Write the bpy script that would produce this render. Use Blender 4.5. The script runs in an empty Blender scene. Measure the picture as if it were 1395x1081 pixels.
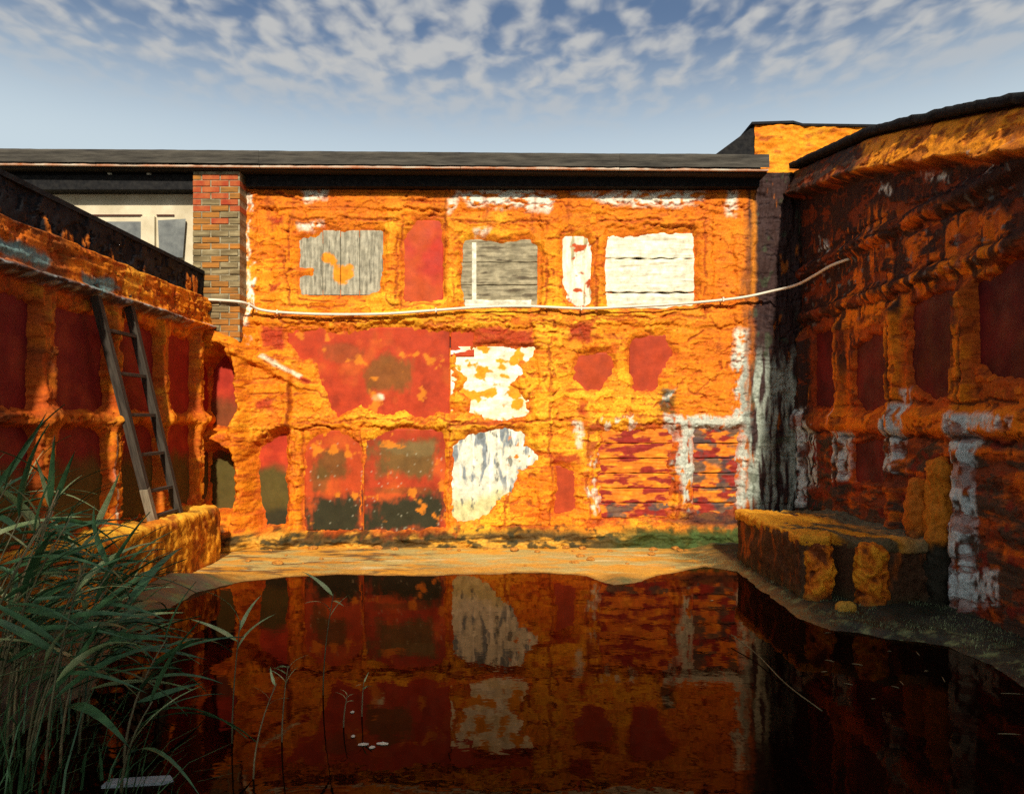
import bpy, bmesh, math, random
import numpy as np
from mathutils import Vector, Matrix, noise as mnoise

R = math.radians
sc = bpy.context.scene
col = sc.collection
random.seed(11)
rng = np.random.default_rng(11)

# ------------------------------------------------------------------ camera
FP = 1000.0            # focal length in photograph pixels (photo is 1395 px wide)
CX, CY = 690.0, 572.0  # where the walls' lines run together / eye level
HC = 1.6               # eye height over the water
cam_d = bpy.data.cameras.new('camera')
cam = bpy.data.objects.new('camera', cam_d)
col.objects.link(cam)
cam.location = (0, 0, HC)
cam.rotation_euler = (R(90), 0, 0)
cam_d.sensor_width = 36.0
cam_d.lens = 36.0 * FP / 1395.0
cam_d.shift_x = (697.5 - CX) / 1395.0
cam_d.shift_y = (CY - 540.5) / 1395.0
cam_d.clip_start = 0.05
cam_d.clip_end = 3000
sc.camera = cam

# ------------------------------------------------------------------ light
SUN = Vector((-0.065, 0.80, -0.58)).normalized()     # the way the light travels
elev = math.asin(-SUN.z)
azim = math.atan2(-SUN.x, -SUN.y)                   # where the sun stands, from +Y clockwise to +X
w = bpy.data.worlds.new('World')
sc.world = w
w.use_nodes = True
nt = w.node_tree
nt.nodes.clear()


def NN(t, kind, loc=None, **kw):
    n = t.nodes.new(kind)
    for k, v in kw.items():
        setattr(n, k, v)
    return n


out = NN(nt, 'ShaderNodeOutputWorld')
bg = NN(nt, 'ShaderNodeBackground')
bg.inputs['Strength'].default_value = 0.085
sky = NN(nt, 'ShaderNodeTexSky', sky_type='NISHITA', sun_disc=False)
sky.sun_elevation = elev
sky.sun_rotation = azim
sky.dust_density = 1.6
sky.ozone_density = 1.6
tc = NN(nt, 'ShaderNodeTexCoord')
sep = NN(nt, 'ShaderNodeSeparateXYZ')
nt.links.new(tc.outputs['Generated'], sep.inputs[0])
zc = NN(nt, 'ShaderNodeMath', operation='MAXIMUM')
nt.links.new(sep.outputs['Z'], zc.inputs[0]); zc.inputs[1].default_value = 0.06
dx = NN(nt, 'ShaderNodeMath', operation='DIVIDE'); dy = NN(nt, 'ShaderNodeMath', operation='DIVIDE')
nt.links.new(sep.outputs['X'], dx.inputs[0]); nt.links.new(zc.outputs[0], dx.inputs[1])
nt.links.new(sep.outputs['Y'], dy.inputs[0]); nt.links.new(zc.outputs[0], dy.inputs[1])
cmb = NN(nt, 'ShaderNodeCombineXYZ')
nt.links.new(dx.outputs[0], cmb.inputs[0]); nt.links.new(dy.outputs[0], cmb.inputs[1])
mp = NN(nt, 'ShaderNodeMapping')
nt.links.new(cmb.outputs[0], mp.inputs['Vector'])
mp.inputs['Rotation'].default_value = (0, 0, R(24))
mp.inputs['Scale'].default_value = (1.25, 0.85, 1)
mp.inputs['Location'].default_value = (2.3, 0.7, 0)
n1 = NN(nt, 'ShaderNodeTexNoise'); n1.inputs['Scale'].default_value = 10.5
n1.inputs['Detail'].default_value = 3.0; n1.inputs['Roughness'].default_value = 0.42
n1.inputs['Distortion'].default_value = 0.25
n2 = NN(nt, 'ShaderNodeTexNoise'); n2.inputs['Scale'].default_value = 1.1
n2.inputs['Detail'].default_value = 2.0
nt.links.new(mp.outputs[0], n1.inputs['Vector']); nt.links.new(mp.outputs[0], n2.inputs['Vector'])
ad = NN(nt, 'ShaderNodeMath', operation='MULTIPLY_ADD')
nt.links.new(n2.outputs['Fac'], ad.inputs[0]); ad.inputs[1].default_value = 0.62
nt.links.new(n1.outputs['Fac'], ad.inputs[2])
cr = NN(nt, 'ShaderNodeMapRange', interpolation_type='SMOOTHSTEP')
nt.links.new(ad.outputs[0], cr.inputs['Value'])
cr.inputs['From Min'].default_value = 0.64; cr.inputs['From Max'].default_value = 1.0
el = NN(nt, 'ShaderNodeMapRange', interpolation_type='SMOOTHSTEP')   # the cloud field thins towards the horizon
nt.links.new(sep.outputs['Z'], el.inputs['Value'])
el.inputs['From Min'].default_value = 0.345; el.inputs['From Max'].default_value = 0.43
cm = NN(nt, 'ShaderNodeMath', operation='MULTIPLY')
nt.links.new(cr.outputs[0], cm.inputs[0]); nt.links.new(el.outputs[0], cm.inputs[1])
cm2 = NN(nt, 'ShaderNodeMath', operation='MULTIPLY')
nt.links.new(cm.outputs[0], cm2.inputs[0]); cm2.inputs[1].default_value = 0.9
mx = NN(nt, 'ShaderNodeMix', data_type='RGBA')
nt.links.new(cm2.outputs[0], mx.inputs['Factor'])
hz = NN(nt, 'ShaderNodeMapRange', interpolation_type='SMOOTHSTEP')    # pale haze low in the sky, all round
nt.links.new(sep.outputs['Z'], hz.inputs['Value'])
hz.inputs['From Min'].default_value = 0.48; hz.inputs['From Max'].default_value = 0.30
hz.inputs['To Min'].default_value = 0.0; hz.inputs['To Max'].default_value = 0.92
hm = NN(nt, 'ShaderNodeMix', data_type='RGBA')
nt.links.new(hz.outputs[0], hm.inputs['Factor'])
nt.links.new(sky.outputs[0], hm.inputs[6])
hm.inputs[7].default_value = (6.2, 7.3, 7.9, 1)
nt.links.new(hm.outputs[2], mx.inputs[6])
mx.inputs[7].default_value = (5.7, 5.7, 5.6, 1)
nt.links.new(mx.outputs[2], bg.inputs['Color'])
nt.links.new(bg.outputs[0], out.inputs[0])

sun_d = bpy.data.lights.new('sun', 'SUN')
sun_d.energy = 5.0
sun_d.angle = R(2.2)
sun_d.color = (1.0, 0.93, 0.80)
sun = bpy.data.objects.new('sun', sun_d)
col.objects.link(sun)
sun.rotation_euler = SUN.to_track_quat('-Z', 'Y').to_euler()

sc.view_settings.view_transform = 'Standard'
sc.view_settings.look = 'None'
sc.view_settings.gamma = 1
sc.view_settings.use_curve_mapping = False
sc.view_settings.exposure = 0.20
sc.cycles.max_bounces = 6
sc.cycles.diffuse_bounces = 3
sc.cycles.use_denoising = False


# ------------------------------------------------------------------ helpers
def tag(o, label=None, cat=None, group=None, kind=None):
    if label: o['label'] = label
    if cat: o['category'] = cat
    if group: o['group'] = group
    if kind: o['kind'] = kind
    return o


def empty(name, loc=(0, 0, 0), label=None, cat=None, group=None):
    o = bpy.data.objects.new(name, None)
    o.empty_display_size = 0.2
    o.location = loc
    col.objects.link(o)
    return tag(o, label, cat, group)


def link(name, me, mat=None, parent=None):
    o = bpy.data.objects.new(name, me)
    col.objects.link(o)
    if mat and not me.materials:
        me.materials.append(mat)
    if parent:
        o.parent = parent
        if parent.parent is None:
            o.matrix_parent_inverse = Matrix.Translation(parent.location).inverted()
    return o


def mesh_np(name, V, F, C=None, smooth=True):
    """mesh from numpy arrays; F is (n,4) or (n,3); C per-vertex colour"""
    me = bpy.data.meshes.new(name)
    k = F.shape[1]
    me.vertices.add(len(V)); me.vertices.foreach_set('co', np.ascontiguousarray(V, dtype=np.float32).ravel())
    me.loops.add(F.size); me.loops.foreach_set('vertex_index', np.ascontiguousarray(F, dtype=np.int32).ravel())
    me.polygons.add(len(F)); me.polygons.foreach_set('loop_start', np.arange(0, F.size, k, dtype=np.int32))
    if smooth:
        me.polygons.foreach_set('use_smooth', np.ones(len(F), dtype=bool))
    if C is not None:
        a = me.color_attributes.new('Col', 'FLOAT_COLOR', 'POINT')
        c4 = np.ones((len(V), 4), dtype=np.float32); c4[:, :3] = C
        a.data.foreach_set('color', c4.ravel())
    me.update(calc_edges=True)
    return me


def grid_faces(nz, nu, flip=False):
    i = np.arange(nz * nu).reshape(nz, nu)
    f = np.stack([i[:-1, :-1], i[:-1, 1:], i[1:, 1:], i[1:, :-1]], -1).reshape(-1, 4)
    return f[:, ::-1] if flip else f


def _h(ix, iy, seed):
    n = (ix * 374761393 + iy * 668265263 + seed * 1274126177) & 0xffffffff
    n = ((n ^ (n >> 13)) * 1274126177) & 0xffffffff
    n = ((n ^ (n >> 15)) * 2246822519) & 0xffffffff
    return (n ^ (n >> 16)) & 0xffff


def gnoise(x, y, seed=0):
    x = np.asarray(x, dtype=np.float64); y = np.asarray(y, dtype=np.float64)
    ix = np.floor(x).astype(np.int64); iy = np.floor(y).astype(np.int64)
    fx = x - ix; fy = y - iy
    ux = fx * fx * fx * (fx * (fx * 6 - 15) + 10); uy = fy * fy * fy * (fy * (fy * 6 - 15) + 10)

    def g(a, b, px, py):
        t = _h(a, b, seed) * (2 * math.pi / 65536.0)
        return np.cos(t) * px + np.sin(t) * py
    n00 = g(ix, iy, fx, fy); n10 = g(ix + 1, iy, fx - 1, fy)
    n01 = g(ix, iy + 1, fx, fy - 1); n11 = g(ix + 1, iy + 1, fx - 1, fy - 1)
    a = n00 + ux * (n10 - n00); b = n01 + ux * (n11 - n01)
    return (a + uy * (b - a)) * 1.5          # about -1..1


def fbm(x, y, octv=4, seed=0, gain=0.5):
    s = 0; a = 1.0; t = 0
    for i in range(octv):
        s = s + a * gnoise(x * 2 ** i, y * 2 ** i, seed + i * 17); t += a; a *= gain
    return s / t


def ridged(x, y, octv=3, seed=0):
    s = 0; a = 1.0; t = 0
    for i in range(octv):
        s = s + a * (1 - np.abs(gnoise(x * 2 ** i, y * 2 ** i, seed + i * 13)) * 1.6); t += a; a *= .5
    return s / t


def sm(a, b, x):
    t = np.clip((x - a) / (b - a), 0, 1)
    return t * t * (3 - 2 * t)


def mixc(C, c, m):
    return C + (np.asarray(c, dtype=np.float64) - C) * m[..., None]


# pigments (linear)
YEL = (.85, .385, .018); ORA = (.74, .215, .007); DEEP = (.54, .090, .006); RUST = (.30, .050, .008)
RED = (.36, .030, .010); DRED = (.16, .010, .008); OLIVE = (.085, .060, .012); DOLIVE = (.030, .026, .010)
BLACK = (.010, .009, .010); WHITE = (.80, .76, .58); GREY = (.36, .33, .24); LICH = (.40, .44, .34)
MOSS = (.040, .060, .012); TEAL = (.16, .25, .23); WOOD = (.36, .31, .21); CREAM = (.62, .53, .36)


# ------------------------------------------------------------------ materials
def attr_mat(name, rough=(.55, .85), bump=.65, bscale=48, bdist=.014, var=.34, nscale=38, coat=0.0, spec=.14,
             stretch=(1, 1, 1)):
    m = bpy.data.materials.new(name); m.use_nodes = True
    t = m.node_tree; b = t.nodes['Principled BSDF']
    a = NN(t, 'ShaderNodeAttribute', attribute_name='Col')
    co = NN(t, 'ShaderNodeTexCoord'); mpn = NN(t, 'ShaderNodeMapping')
    t.links.new(co.outputs['Object'], mpn.inputs[0]); mpn.inputs['Scale'].default_value = stretch
    n = NN(t, 'ShaderNodeTexNoise'); n.inputs['Scale'].default_value = nscale
    n.inputs['Detail'].default_value = 7; n.inputs['Roughness'].default_value = .62
    t.links.new(mpn.outputs[0], n.inputs['Vector'])
    mr = NN(t, 'ShaderNodeMapRange'); t.links.new(n.outputs['Fac'], mr.inputs[0])
    mr.inputs[1].default_value = .28; mr.inputs[2].default_value = .72
    mr.inputs[3].default_value = 1 - var; mr.inputs[4].default_value = 1 + var
    mul = NN(t, 'ShaderNodeVectorMath', operation='SCALE')
    t.links.new(a.outputs['Color'], mul.inputs[0]); t.links.new(mr.outputs[0], mul.inputs['Scale'])
    t.links.new(mul.outputs[0], b.inputs['Base Color'])
    n3 = NN(t, 'ShaderNodeTexNoise'); n3.inputs['Scale'].default_value = 6; n3.inputs['Detail'].default_value = 5
    t.links.new(co.outputs['Object'], n3.inputs['Vector'])
    mr2 = NN(t, 'ShaderNodeMapRange'); t.links.new(n3.outputs['Fac'], mr2.inputs[0])
    mr2.inputs[1].default_value = .3; mr2.inputs[2].default_value = .7
    mr2.inputs[3].default_value = rough[0]; mr2.inputs[4].default_value = rough[1]
    t.links.new(mr2.outputs[0], b.inputs['Roughness'])
    b.inputs['Specular IOR Level'].default_value = spec
    b.inputs['Coat Weight'].default_value = coat
    b.inputs['Coat Roughness'].default_value = .2
    nb = NN(t, 'ShaderNodeTexNoise'); nb.inputs['Scale'].default_value = bscale
    nb.inputs['Detail'].default_value = 10; nb.inputs['Roughness'].default_value = .70
    t.links.new(mpn.outputs[0], nb.inputs['Vector'])
    bp = NN(t, 'ShaderNodeBump'); bp.inputs['Strength'].default_value = bump
    bp.inputs['Distance'].default_value = bdist
    t.links.new(nb.outputs['Fac'], bp.inputs['Height']); t.links.new(bp.outputs[0], b.inputs['Normal'])
    return m


def plain_mat(name, c1, c2, rough=.8, nscale=14, stretch=(1, 1, 1), bump=.3, bdist=.006, spec=.3, det=7, metallic=0.0):
    m = bpy.data.materials.new(name); m.use_nodes = True
    t = m.node_tree; b = t.nodes['Principled BSDF']
    co = NN(t, 'ShaderNodeTexCoord'); mpn = NN(t, 'ShaderNodeMapping')
    t.links.new(co.outputs['Object'], mpn.inputs[0]); mpn.inputs['Scale'].default_value = stretch
    n = NN(t, 'ShaderNodeTexNoise'); n.inputs['Scale'].default_value = nscale
    n.inputs['Detail'].default_value = det; n.inputs['Roughness'].default_value = .62
    t.links.new(mpn.outputs[0], n.inputs['Vector'])
    r = NN(t, 'ShaderNodeValToRGB'); t.links.new(n.outputs['Fac'], r.inputs[0])
    r.color_ramp.elements[0].position = .32; r.color_ramp.elements[1].position = .70
    r.color_ramp.elements[0].color = (*c1, 1); r.color_ramp.elements[1].color = (*c2, 1)
    t.links.new(r.outputs[0], b.inputs['Base Color'])
    b.inputs['Roughness'].default_value = rough
    b.inputs['Specular IOR Level'].default_value = spec
    b.inputs['Metallic'].default_value = metallic
    bp = NN(t, 'ShaderNodeBump'); bp.inputs['Strength'].default_value = bump; bp.inputs['Distance'].default_value = bdist
    t.links.new(n.outputs['Fac'], bp.inputs['Height']); t.links.new(bp.outputs[0], b.inputs['Normal'])
    return m


M_CRUST = attr_mat('mineral_crust')
M_PANEL = attr_mat('painted_panel', rough=(.45, .75), bump=.15, bscale=30, var=.22, nscale=9, spec=.16)
M_WOODA = attr_mat('weathered_board', rough=(.65, .9), bump=.5, bscale=18, bdist=.006, var=.35, nscale=14, spec=.2)
M_TAR = plain_mat('tarred_felt', (.006, .006, .007), (.022, .020, .018), rough=.85, nscale=18, bump=.8, bdist=.02, spec=.15)
M_FELT = plain_mat('weathered_roof_edge', (.022, .019, .015), (.085, .074, .056), rough=.9, nscale=9, stretch=(.35, 1, 3.0), bump=.6, bdist=.02)
M_SOFFIT = plain_mat('soffit_board', (.012, .011, .010), (.035, .03, .025), rough=.9, nscale=8, stretch=(.3, 3, 1))
M_TRIM = plain_mat('rusty_drip_edge', (.40, .10, .01), (.55, .50, .38), rough=.6, nscale=3.2, stretch=(1, 1, 1))
M_BRICK = plain_mat('grey_limed_brick', (.10, .066, .026), (.36, .28, .14), rough=.9, nscale=6, stretch=(.5, 1, 3.5), bump=.6)
def _stain(m):
    r = [n for n in m.node_tree.nodes if n.type == 'VALTORGB'][0].color_ramp
    e = r.elements.new(.80); e.color = (.50, .15, .012, 1)
    e = r.elements.new(.52); e.color = (.20, .145, .065, 1)


_stain(M_BRICK)
M_BRICKR = plain_mat('red_brick', (.30, .035, .010), (.42, .12, .03), rough=.9, nscale=9, bump=.5)
M_BRICKO = plain_mat('rust_stained_brick', (.14, .075, .02), (.48, .17, .02), rough=.9, nscale=6, stretch=(.5, 1, 3.5), bump=.6)
M_MORTAR = plain_mat('mortar', (.12, .09, .045), (.42, .36, .22), rough=.95, nscale=16)
M_CREAM = plain_mat('cream_plaster', (.46, .38, .24), (.66, .57, .39), rough=.9, nscale=3.2, bump=.15)
M_PANE = plain_mat('dusty_pane', (.10, .105, .10), (.22, .225, .20), rough=.35, nscale=6, bump=.05)
M_DARKLINE = plain_mat('dark_red_frame', (.06, .02, .012), (.13, .04, .02), rough=.7, nscale=9)
M_CRUMB = plain_mat('fallen_crust', (.20, .06, .012), (.62, .26, .03), rough=.9, nscale=3)
M_CABLE = plain_mat('cream_cable', (.60, .54, .40), (.74, .68, .52), rough=.5, nscale=20, bump=.05)
M_LADDER = plain_mat('grey_brown_ladder_wood', (.022, .016, .011), (.085, .066, .046), rough=.85, nscale=10, stretch=(5, 5, .5), bump=.5)
M_LADPALE = plain_mat('pale_worn_wood', (.13, .10, .06), (.30, .25, .16), rough=.85, nscale=12, stretch=(4, 4, .7), bump=.4)
M_PLANK = plain_mat('bleached_plank', (.16, .19, .20), (.36, .40, .40), rough=.75, nscale=9, stretch=(.6, 4, 4), bump=.3)


# ------------------------------------------------------------------ wall tool
class Wall:
    """a crusted wall face: a height field over (u, z) with pigments, holes and named pieces"""

    def __init__(s, us, zs, to_photo, place, from_photo, flip, scale):
        s.us, s.zs = us, zs
        s.U, s.Z = np.meshgrid(us, zs)
        s.PX, s.PY = to_photo(s.U, s.Z)
        s.place, s.fromp, s.flip, s.k = place, from_photo, flip, scale
        U, Z = s.U, s.Z
        wn = fbm(U * 3.1, Z * 3.1, 4, 5); wm = fbm(U * 3.1 + 9, Z * 3.1 + 4, 4, 6)
        wf = fbm(U * 14, Z * 14, 3, 7); wg = fbm(U * 14, Z * 14, 3, 8)
        s.SX = U * scale; s.SY = -Z * scale       # plain wall coordinates, in "photo pixels at the back wall"
        s.WX = s.SX + wn * 9 + wf * 4; s.WY = s.SY + wm * 9 + wg * 4
        s.NX = s.SX + wf * 2.5; s.NY = s.SY + wg * 2.5
        s.H = np.zeros_like(U)
        s.C = np.zeros(U.shape + (3,)) + np.asarray(ORA)
        s.hole = np.full(U.shape, 99.0)

    def conv(s, pts):
        r = []
        for (a, b) in pts:
            u, z = s.fromp(a, b)
            r.append((u * s.k, -z * s.k))
        return r

    def poly(s, pts, warp=1.0):
        P = s.conv(pts)
        X = s.SX + (s.WX - s.SX) * warp; Y = s.SY + (s.WY - s.SY) * warp
        xs = [p[0] for p in P]; ys = [p[1] for p in P]
        res = np.full(X.shape, 60.0)
        sel = (X > min(xs) - 40) & (X < max(xs) + 40) & (Y > min(ys) - 40) & (Y < max(ys) + 40)
        x = X[sel]; y = Y[sel]
        d = np.full(x.shape, 1e9); ins = np.zeros(x.shape, bool)
        n = len(P)
        for i in range(n):
            ax, ay = P[i]; bx, by = P[(i + 1) % n]
            ex, ey = bx - ax, by - ay
            t = np.clip(((x - ax) * ex + (y - ay) * ey) / (ex * ex + ey * ey + 1e-9), 0, 1)
            d = np.minimum(d, np.hypot(x - ax - t * ex, y - ay - t * ey))
            c = (ay > y) != (by > y)
            xi = ax + (y - ay) * ex / (ey if abs(ey) > 1e-9 else 1e-9)
            ins ^= c & (x < xi)
        res[sel] = np.where(ins, -d, d)
        return res

    def box(s, x0, y0, x1, y1, warp=1.0):
        return s.poly([(x0, y0), (x1, y0), (x1, y1), (x0, y1)], warp)

    def line(s, pts, wd, warp=1.0):
        P = s.conv(pts)
        X = s.SX + (s.WX - s.SX) * warp; Y = s.SY + (s.WY - s.SY) * warp
        D = np.full(X.shape, 60.0)
        xs = [p[0] for p in P]; ys = [p[1] for p in P]
        sel = (X > min(xs) - 12) & (X < max(xs) + 12) & (Y > min(ys) - 12) & (Y < max(ys) + 12)
        x = X[sel]; y = Y[sel]; d = np.full(x.shape, 1e9)
        for i in range(len(P) - 1):
            ax, ay = P[i]; bx, by = P[i + 1]
            ex, ey = bx - ax, by - ay
            t = np.clip(((x - ax) * ex + (y - ay) * ey) / (ex * ex + ey * ey + 1e-9), 0, 1)
            d = np.minimum(d, np.hypot(x - ax - t * ex, y - ay - t * ey))
        D[sel] = d - wd
        return D

    def paint(s, sdf, c, soft=3, op=1.0, brk=None, bs=(1, 1), seed=31):
        q = sdf < soft
        m = sm(soft, -soft, sdf[q]) * op
        if brk is not None:
            n = fbm(s.U[q] * 7 * bs[0], s.Z[q] * 7 * bs[1], 4, seed)
            m = m * sm(brk - .12, brk + .12, n)
        s.C[q] = mixc(s.C[q], c, m)

    def cut(s, sdf):
        s.hole = np.minimum(s.hole, sdf)

    def flakes(s, seed, amp, tint, op, fu=1.0, fz=1.5, thr=0.0):
        """a sheet of crust that has come away in places: crisp stepped edges, older redder crust below"""
        n = fbm(s.U * 2.3 * fu, s.Z * 2.3 * fz, 6, seed, .58)
        up = sm(thr - .015, thr + .02, n)
        s.H = s.H + amp * (up - .5)
        s.C = mixc(s.C, tint, (1 - up) * op)
        edge = sm(.035, .0, np.abs(n - thr + .01))
        s.C = mixc(s.C, RUST, edge * .55)

    def groove(s, pts, wd=1.0, depth=.016, brk=-.25, seed=3, warp=.7, c=RUST):
        d = s.line(pts, wd, warp)
        q = d < 1.6
        m = sm(1.6, -.6, d[q]) * sm(brk - .1, brk + .1, fbm(s.U[q] * 2.2, s.Z[q] * 2.2, 3, seed))
        s.H[q] -= depth * m
        s.C[q] = mixc(s.C[q], c, m * .8)

    def finish(s, parent, partid, names, mat, rim=5.0):
        U, Z = s.U, s.Z
        s.H = np.maximum(s.H, .010)
        near = sm(15, 0, s.hole + 16 * fbm(U * 5, Z * 6, 5, 81, .6) + 1)
        s.C = mixc(s.C, np.array((.50, .075, .008)) * (.6 + .4 * sm(.1, .5, s.C.max(-1)))[..., None], near * .75)
        rw = rim * (1 + .6 * fbm(U * 5, Z * 5, 3, 77))
        edge = sm(-1.0, rw, s.hole)
        H = s.H * edge - .012 * (1 - edge)
        P = s.place(U, Z, H)
        V = np.stack(P, -1).reshape(-1, 3)
        C = np.clip(s.C, .003, .92).reshape(-1, 3)
        nz, nu = U.shape
        F = grid_faces(nz, nu, s.flip)
        hv = s.hole.ravel()
        keep = hv[F].max(1) > -2.5
        fu = U.ravel()[F].mean(1); fz = Z.ravel()[F].mean(1)
        ids = partid(fu, fz)
        for i, nm in enumerate(names):
            f = F[keep & (ids == i)]
            if len(f) == 0:
                continue
            uq, inv = np.unique(f, return_inverse=True)
            me = mesh_np(nm, V[uq], inv.reshape(f.shape), C[uq])
            link(nm, me, mat, parent)

    def sheet(s, name, u0, u1, z0, z1, h, colourfn, mat, parent, step=.018, relief=.003, thick=.03, grain=None, edge=0.0, seed=1):
        """a separate board or panel set in the wall: front grid plus returned edges"""
        nu = max(6, int((u1 - u0) / step)); nz = max(4, int((z1 - z0) / step))
        uu = np.linspace(u0, u1, nu); zz = np.linspace(z0, z1, nz)
        Ug, Zg = np.meshgrid(uu, zz)
        su, sz = grain if grain else (4, 4)
        H = h + relief * fbm(Ug * su, Zg * sz, 4, seed)
        if edge > 0:
            eu = edge * gnoise(Zg * 9, Zg * 0 + seed * 3.1, seed); ez = edge * gnoise(Ug * 7, Ug * 0 + seed * 5.3, seed + 4)
            wu = ((Ug - u0) / (u1 - u0) - .5) * 2; wz = ((Zg - z0) / (z1 - z0) - .5) * 2
            Ug = Ug + eu * np.abs(wu) ** 6; Zg = Zg + ez * np.abs(wz) ** 4
        ring = np.zeros_like(H, bool); ring[0, :] = ring[-1, :] = True; ring[:, 0] = ring[:, -1] = True
        C = np.clip(colourfn(Ug, Zg), .003, .92)
        Hp = np.pad(H, 1, mode='edge'); Up = np.pad(Ug, 1, mode='edge'); Zp = np.pad(Zg, 1, mode='edge')
        Cp = np.pad(C, ((1, 1), (1, 1), (0, 0)), mode='edge')
        Hp[0, :] = Hp[-1, :] = h - thick; Hp[:, 0] = Hp[:, -1] = h - thick
        V = np.stack(s.place(Up, Zp, Hp), -1).reshape(-1, 3)
        me = mesh_np(name, V, grid_faces(Hp.shape[0], Hp.shape[1], s.flip), Cp.reshape(-1, 3))
        return link(name, me, mat, parent)


def box_mesh(name, x0, x1, y0, y1, z0, z1, bev=0.0):
    bm = bmesh.new()
    vs = [bm.verts.new((x, y, z)) for z in (z0, z1) for y in (y0, y1) for x in (x0, x1)]
    for f in ((0, 2, 3, 1), (4, 5, 7, 6), (0, 1, 5, 4), (2, 6, 7, 3), (0, 4, 6, 2), (1, 3, 7, 5)):
        bm.faces.new([vs[i] for i in f])
    if bev > 0:
        bmesh.ops.bevel(bm, geom=bm.edges[:], offset=bev, segments=2, affect='EDGES', profile=.6)
    me = bpy.data.meshes.new(name); bm.to_mesh(me); bm.free()
    return me


def prism_mesh(name, prof, axis_pts):
    """solid between two copies of a polygon"""
    bm = bmesh.new()
    a = [bm.verts.new(p) for p in prof]; b = [bm.verts.new(p) for p in axis_pts]
    n = len(a)
    bm.faces.new(a[::-1]); bm.faces.new(b)
    for i in range(n):
        bm.faces.new((a[i], a[(i + 1) % n], b[(i + 1) % n], b[i]))
    bmesh.ops.recalc_face_normals(bm, faces=bm.faces[:])
    me = bpy.data.meshes.new(name); bm.to_mesh(me); bm.free()
    return me


def tube_mesh(name, pts, rad, seg=8, caps=True):
    bm = bmesh.new(); rings = []
    n = len(pts)
    for i, p in enumerate(pts):
        p = Vector(p)
        t = (Vector(pts[min(i + 1, n - 1)]) - Vector(pts[max(i - 1, 0)])).normalized()
        a = t.cross(Vector((0, 0, 1)))
        if a.length < 1e-3: a = t.cross(Vector((0, 1, 0)))
        a.normalize(); b = t.cross(a).normalized()
        r = rad[i] if hasattr(rad, '__len__') else rad
        rings.append([bm.verts.new(p + (a * math.cos(2 * math.pi * k / seg) + b * math.sin(2 * math.pi * k / seg)) * r) for k in range(seg)])
    for i in range(n - 1):
        for k in range(seg):
            f = bm.faces.new((rings[i][k], rings[i][(k + 1) % seg], rings[i + 1][(k + 1) % seg], rings[i + 1][k])); f.smooth = True
    if caps:
        bm.faces.new(rings[0][::-1]); bm.faces.new(rings[-1])
    bmesh.ops.recalc_face_normals(bm, faces=bm.faces[:])
    me = bpy.data.meshes.new(name); bm.to_mesh(me); bm.free()
    return me


def spline(pts, n):
    P = [Vector(p) for p in pts]; out = []
    P = [P[0] * 2 - P[1]] + P + [P[-1] * 2 - P[-2]]
    m = len(P) - 3
    for i in range(m):
        for k in range(n):
            t = k / n
            a, b, c, d = P[i:i + 4]
            out.append(.5 * ((2 * b) + (c - a) * t + (2 * a - 5 * b + 4 * c - d) * t * t + (3 * b - a - 3 * c + d) * t ** 3))
    out.append(P[-2]); return out


def pt(px, py, d):
    return Vector(((px - CX) / FP * d, d, HC - (py - CY) / FP * d))


def gpt(px, py, z=0.0):
    d = (HC - z) * FP / (py - CY)
    return Vector(((px - CX) / FP * d, d, z))


YB = 9.17        # the back wall
XS = 3.70        # the two side walls
KB = FP / YB     # photo pixels per metre on the back wall

# ================================================================== BACK BUILDING
bld = empty('derelict_building', (0, YB, 0), 'long low derelict building caked in bright orange crust, boarded windows under a flat dark eave', 'building')

us = np.linspace(-3.78, 3.80, 690); zs = np.linspace(-.06, 4.66, 432)
B = Wall(us, zs, lambda u, z: (CX + u * KB, CY + (HC - z) * KB), lambda u, z, h: (u, YB - h, z),
         lambda a, b: ((a - CX) / KB, HC - (b - CY) / KB), False, KB)
U, Z, PX, PY = B.U, B.Z, B.PX, B.PY

# --- relief
soft = (.40 + .60 * sm(-.15, .25, fbm(U * .9, Z * 1.1, 3, 14))) * (.72 + .28 * sm(400, 460, PY))
H = .040 + .022 * fbm(U * 1.3, Z * 1.5, 4, 1) + soft * (.016 * fbm(U * 1.8, Z * 8.5, 4, 2) \
    + .009 * (ridged(U * 2.6, Z * 9, 3, 3) - .5) + .005 * fbm(U * 13, Z * 17, 4, 4)) + .002 * fbm(U * 45, Z * 45, 2, 9)
crack = ridged(U * 1.7 + .3 * fbm(U * 4, Z * 4, 2, 12), Z * 2.6, 2, 13)
H -= .022 * sm(.90, .985, crack)
posts_b = [(340, 15, 240, 745), (400, 13, 520, 745), (492, 9, 585, 745), (609, 10, 470, 745), (742, 13, 440, 745), (806, 10, 440, 745),
           (924, 11, 570, 745), (1012, 13, 240, 745), (540, 15, 285, 415), (617, 12, 285, 415), (750, 14, 285, 440), (812, 13, 285, 420), (958, 13, 285, 420), (388, 12, 285, 420)]
for (c, hw, y0, y1) in posts_b:
    d = np.abs(B.WX + CX * 0 - (c - CX)) - hw
    m = sm(5, -5, d) * sm(-8, 6, PY - y0) * sm(8, -6, PY - y1)
    H += .028 * m
    fl = fbm(U * 16, Z * 2.6, 3, 40)
    H += .010 * m * fl
    H -= .022 * sm(3.5, 0, np.abs(d)) * sm(-8, 6, PY - y0) * sm(8, -6, PY - y1) * sm(-.1, .3, fbm(U * 2, Z * 1.3, 2, 44))
rails_b = [(276, 12, 345, 1020), (434, 11, 345, 1012), (574, 10, 300, 1012), (297, 7, 395, 545), (300, 8, 620, 745), (303, 8, 820, 950)]
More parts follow.
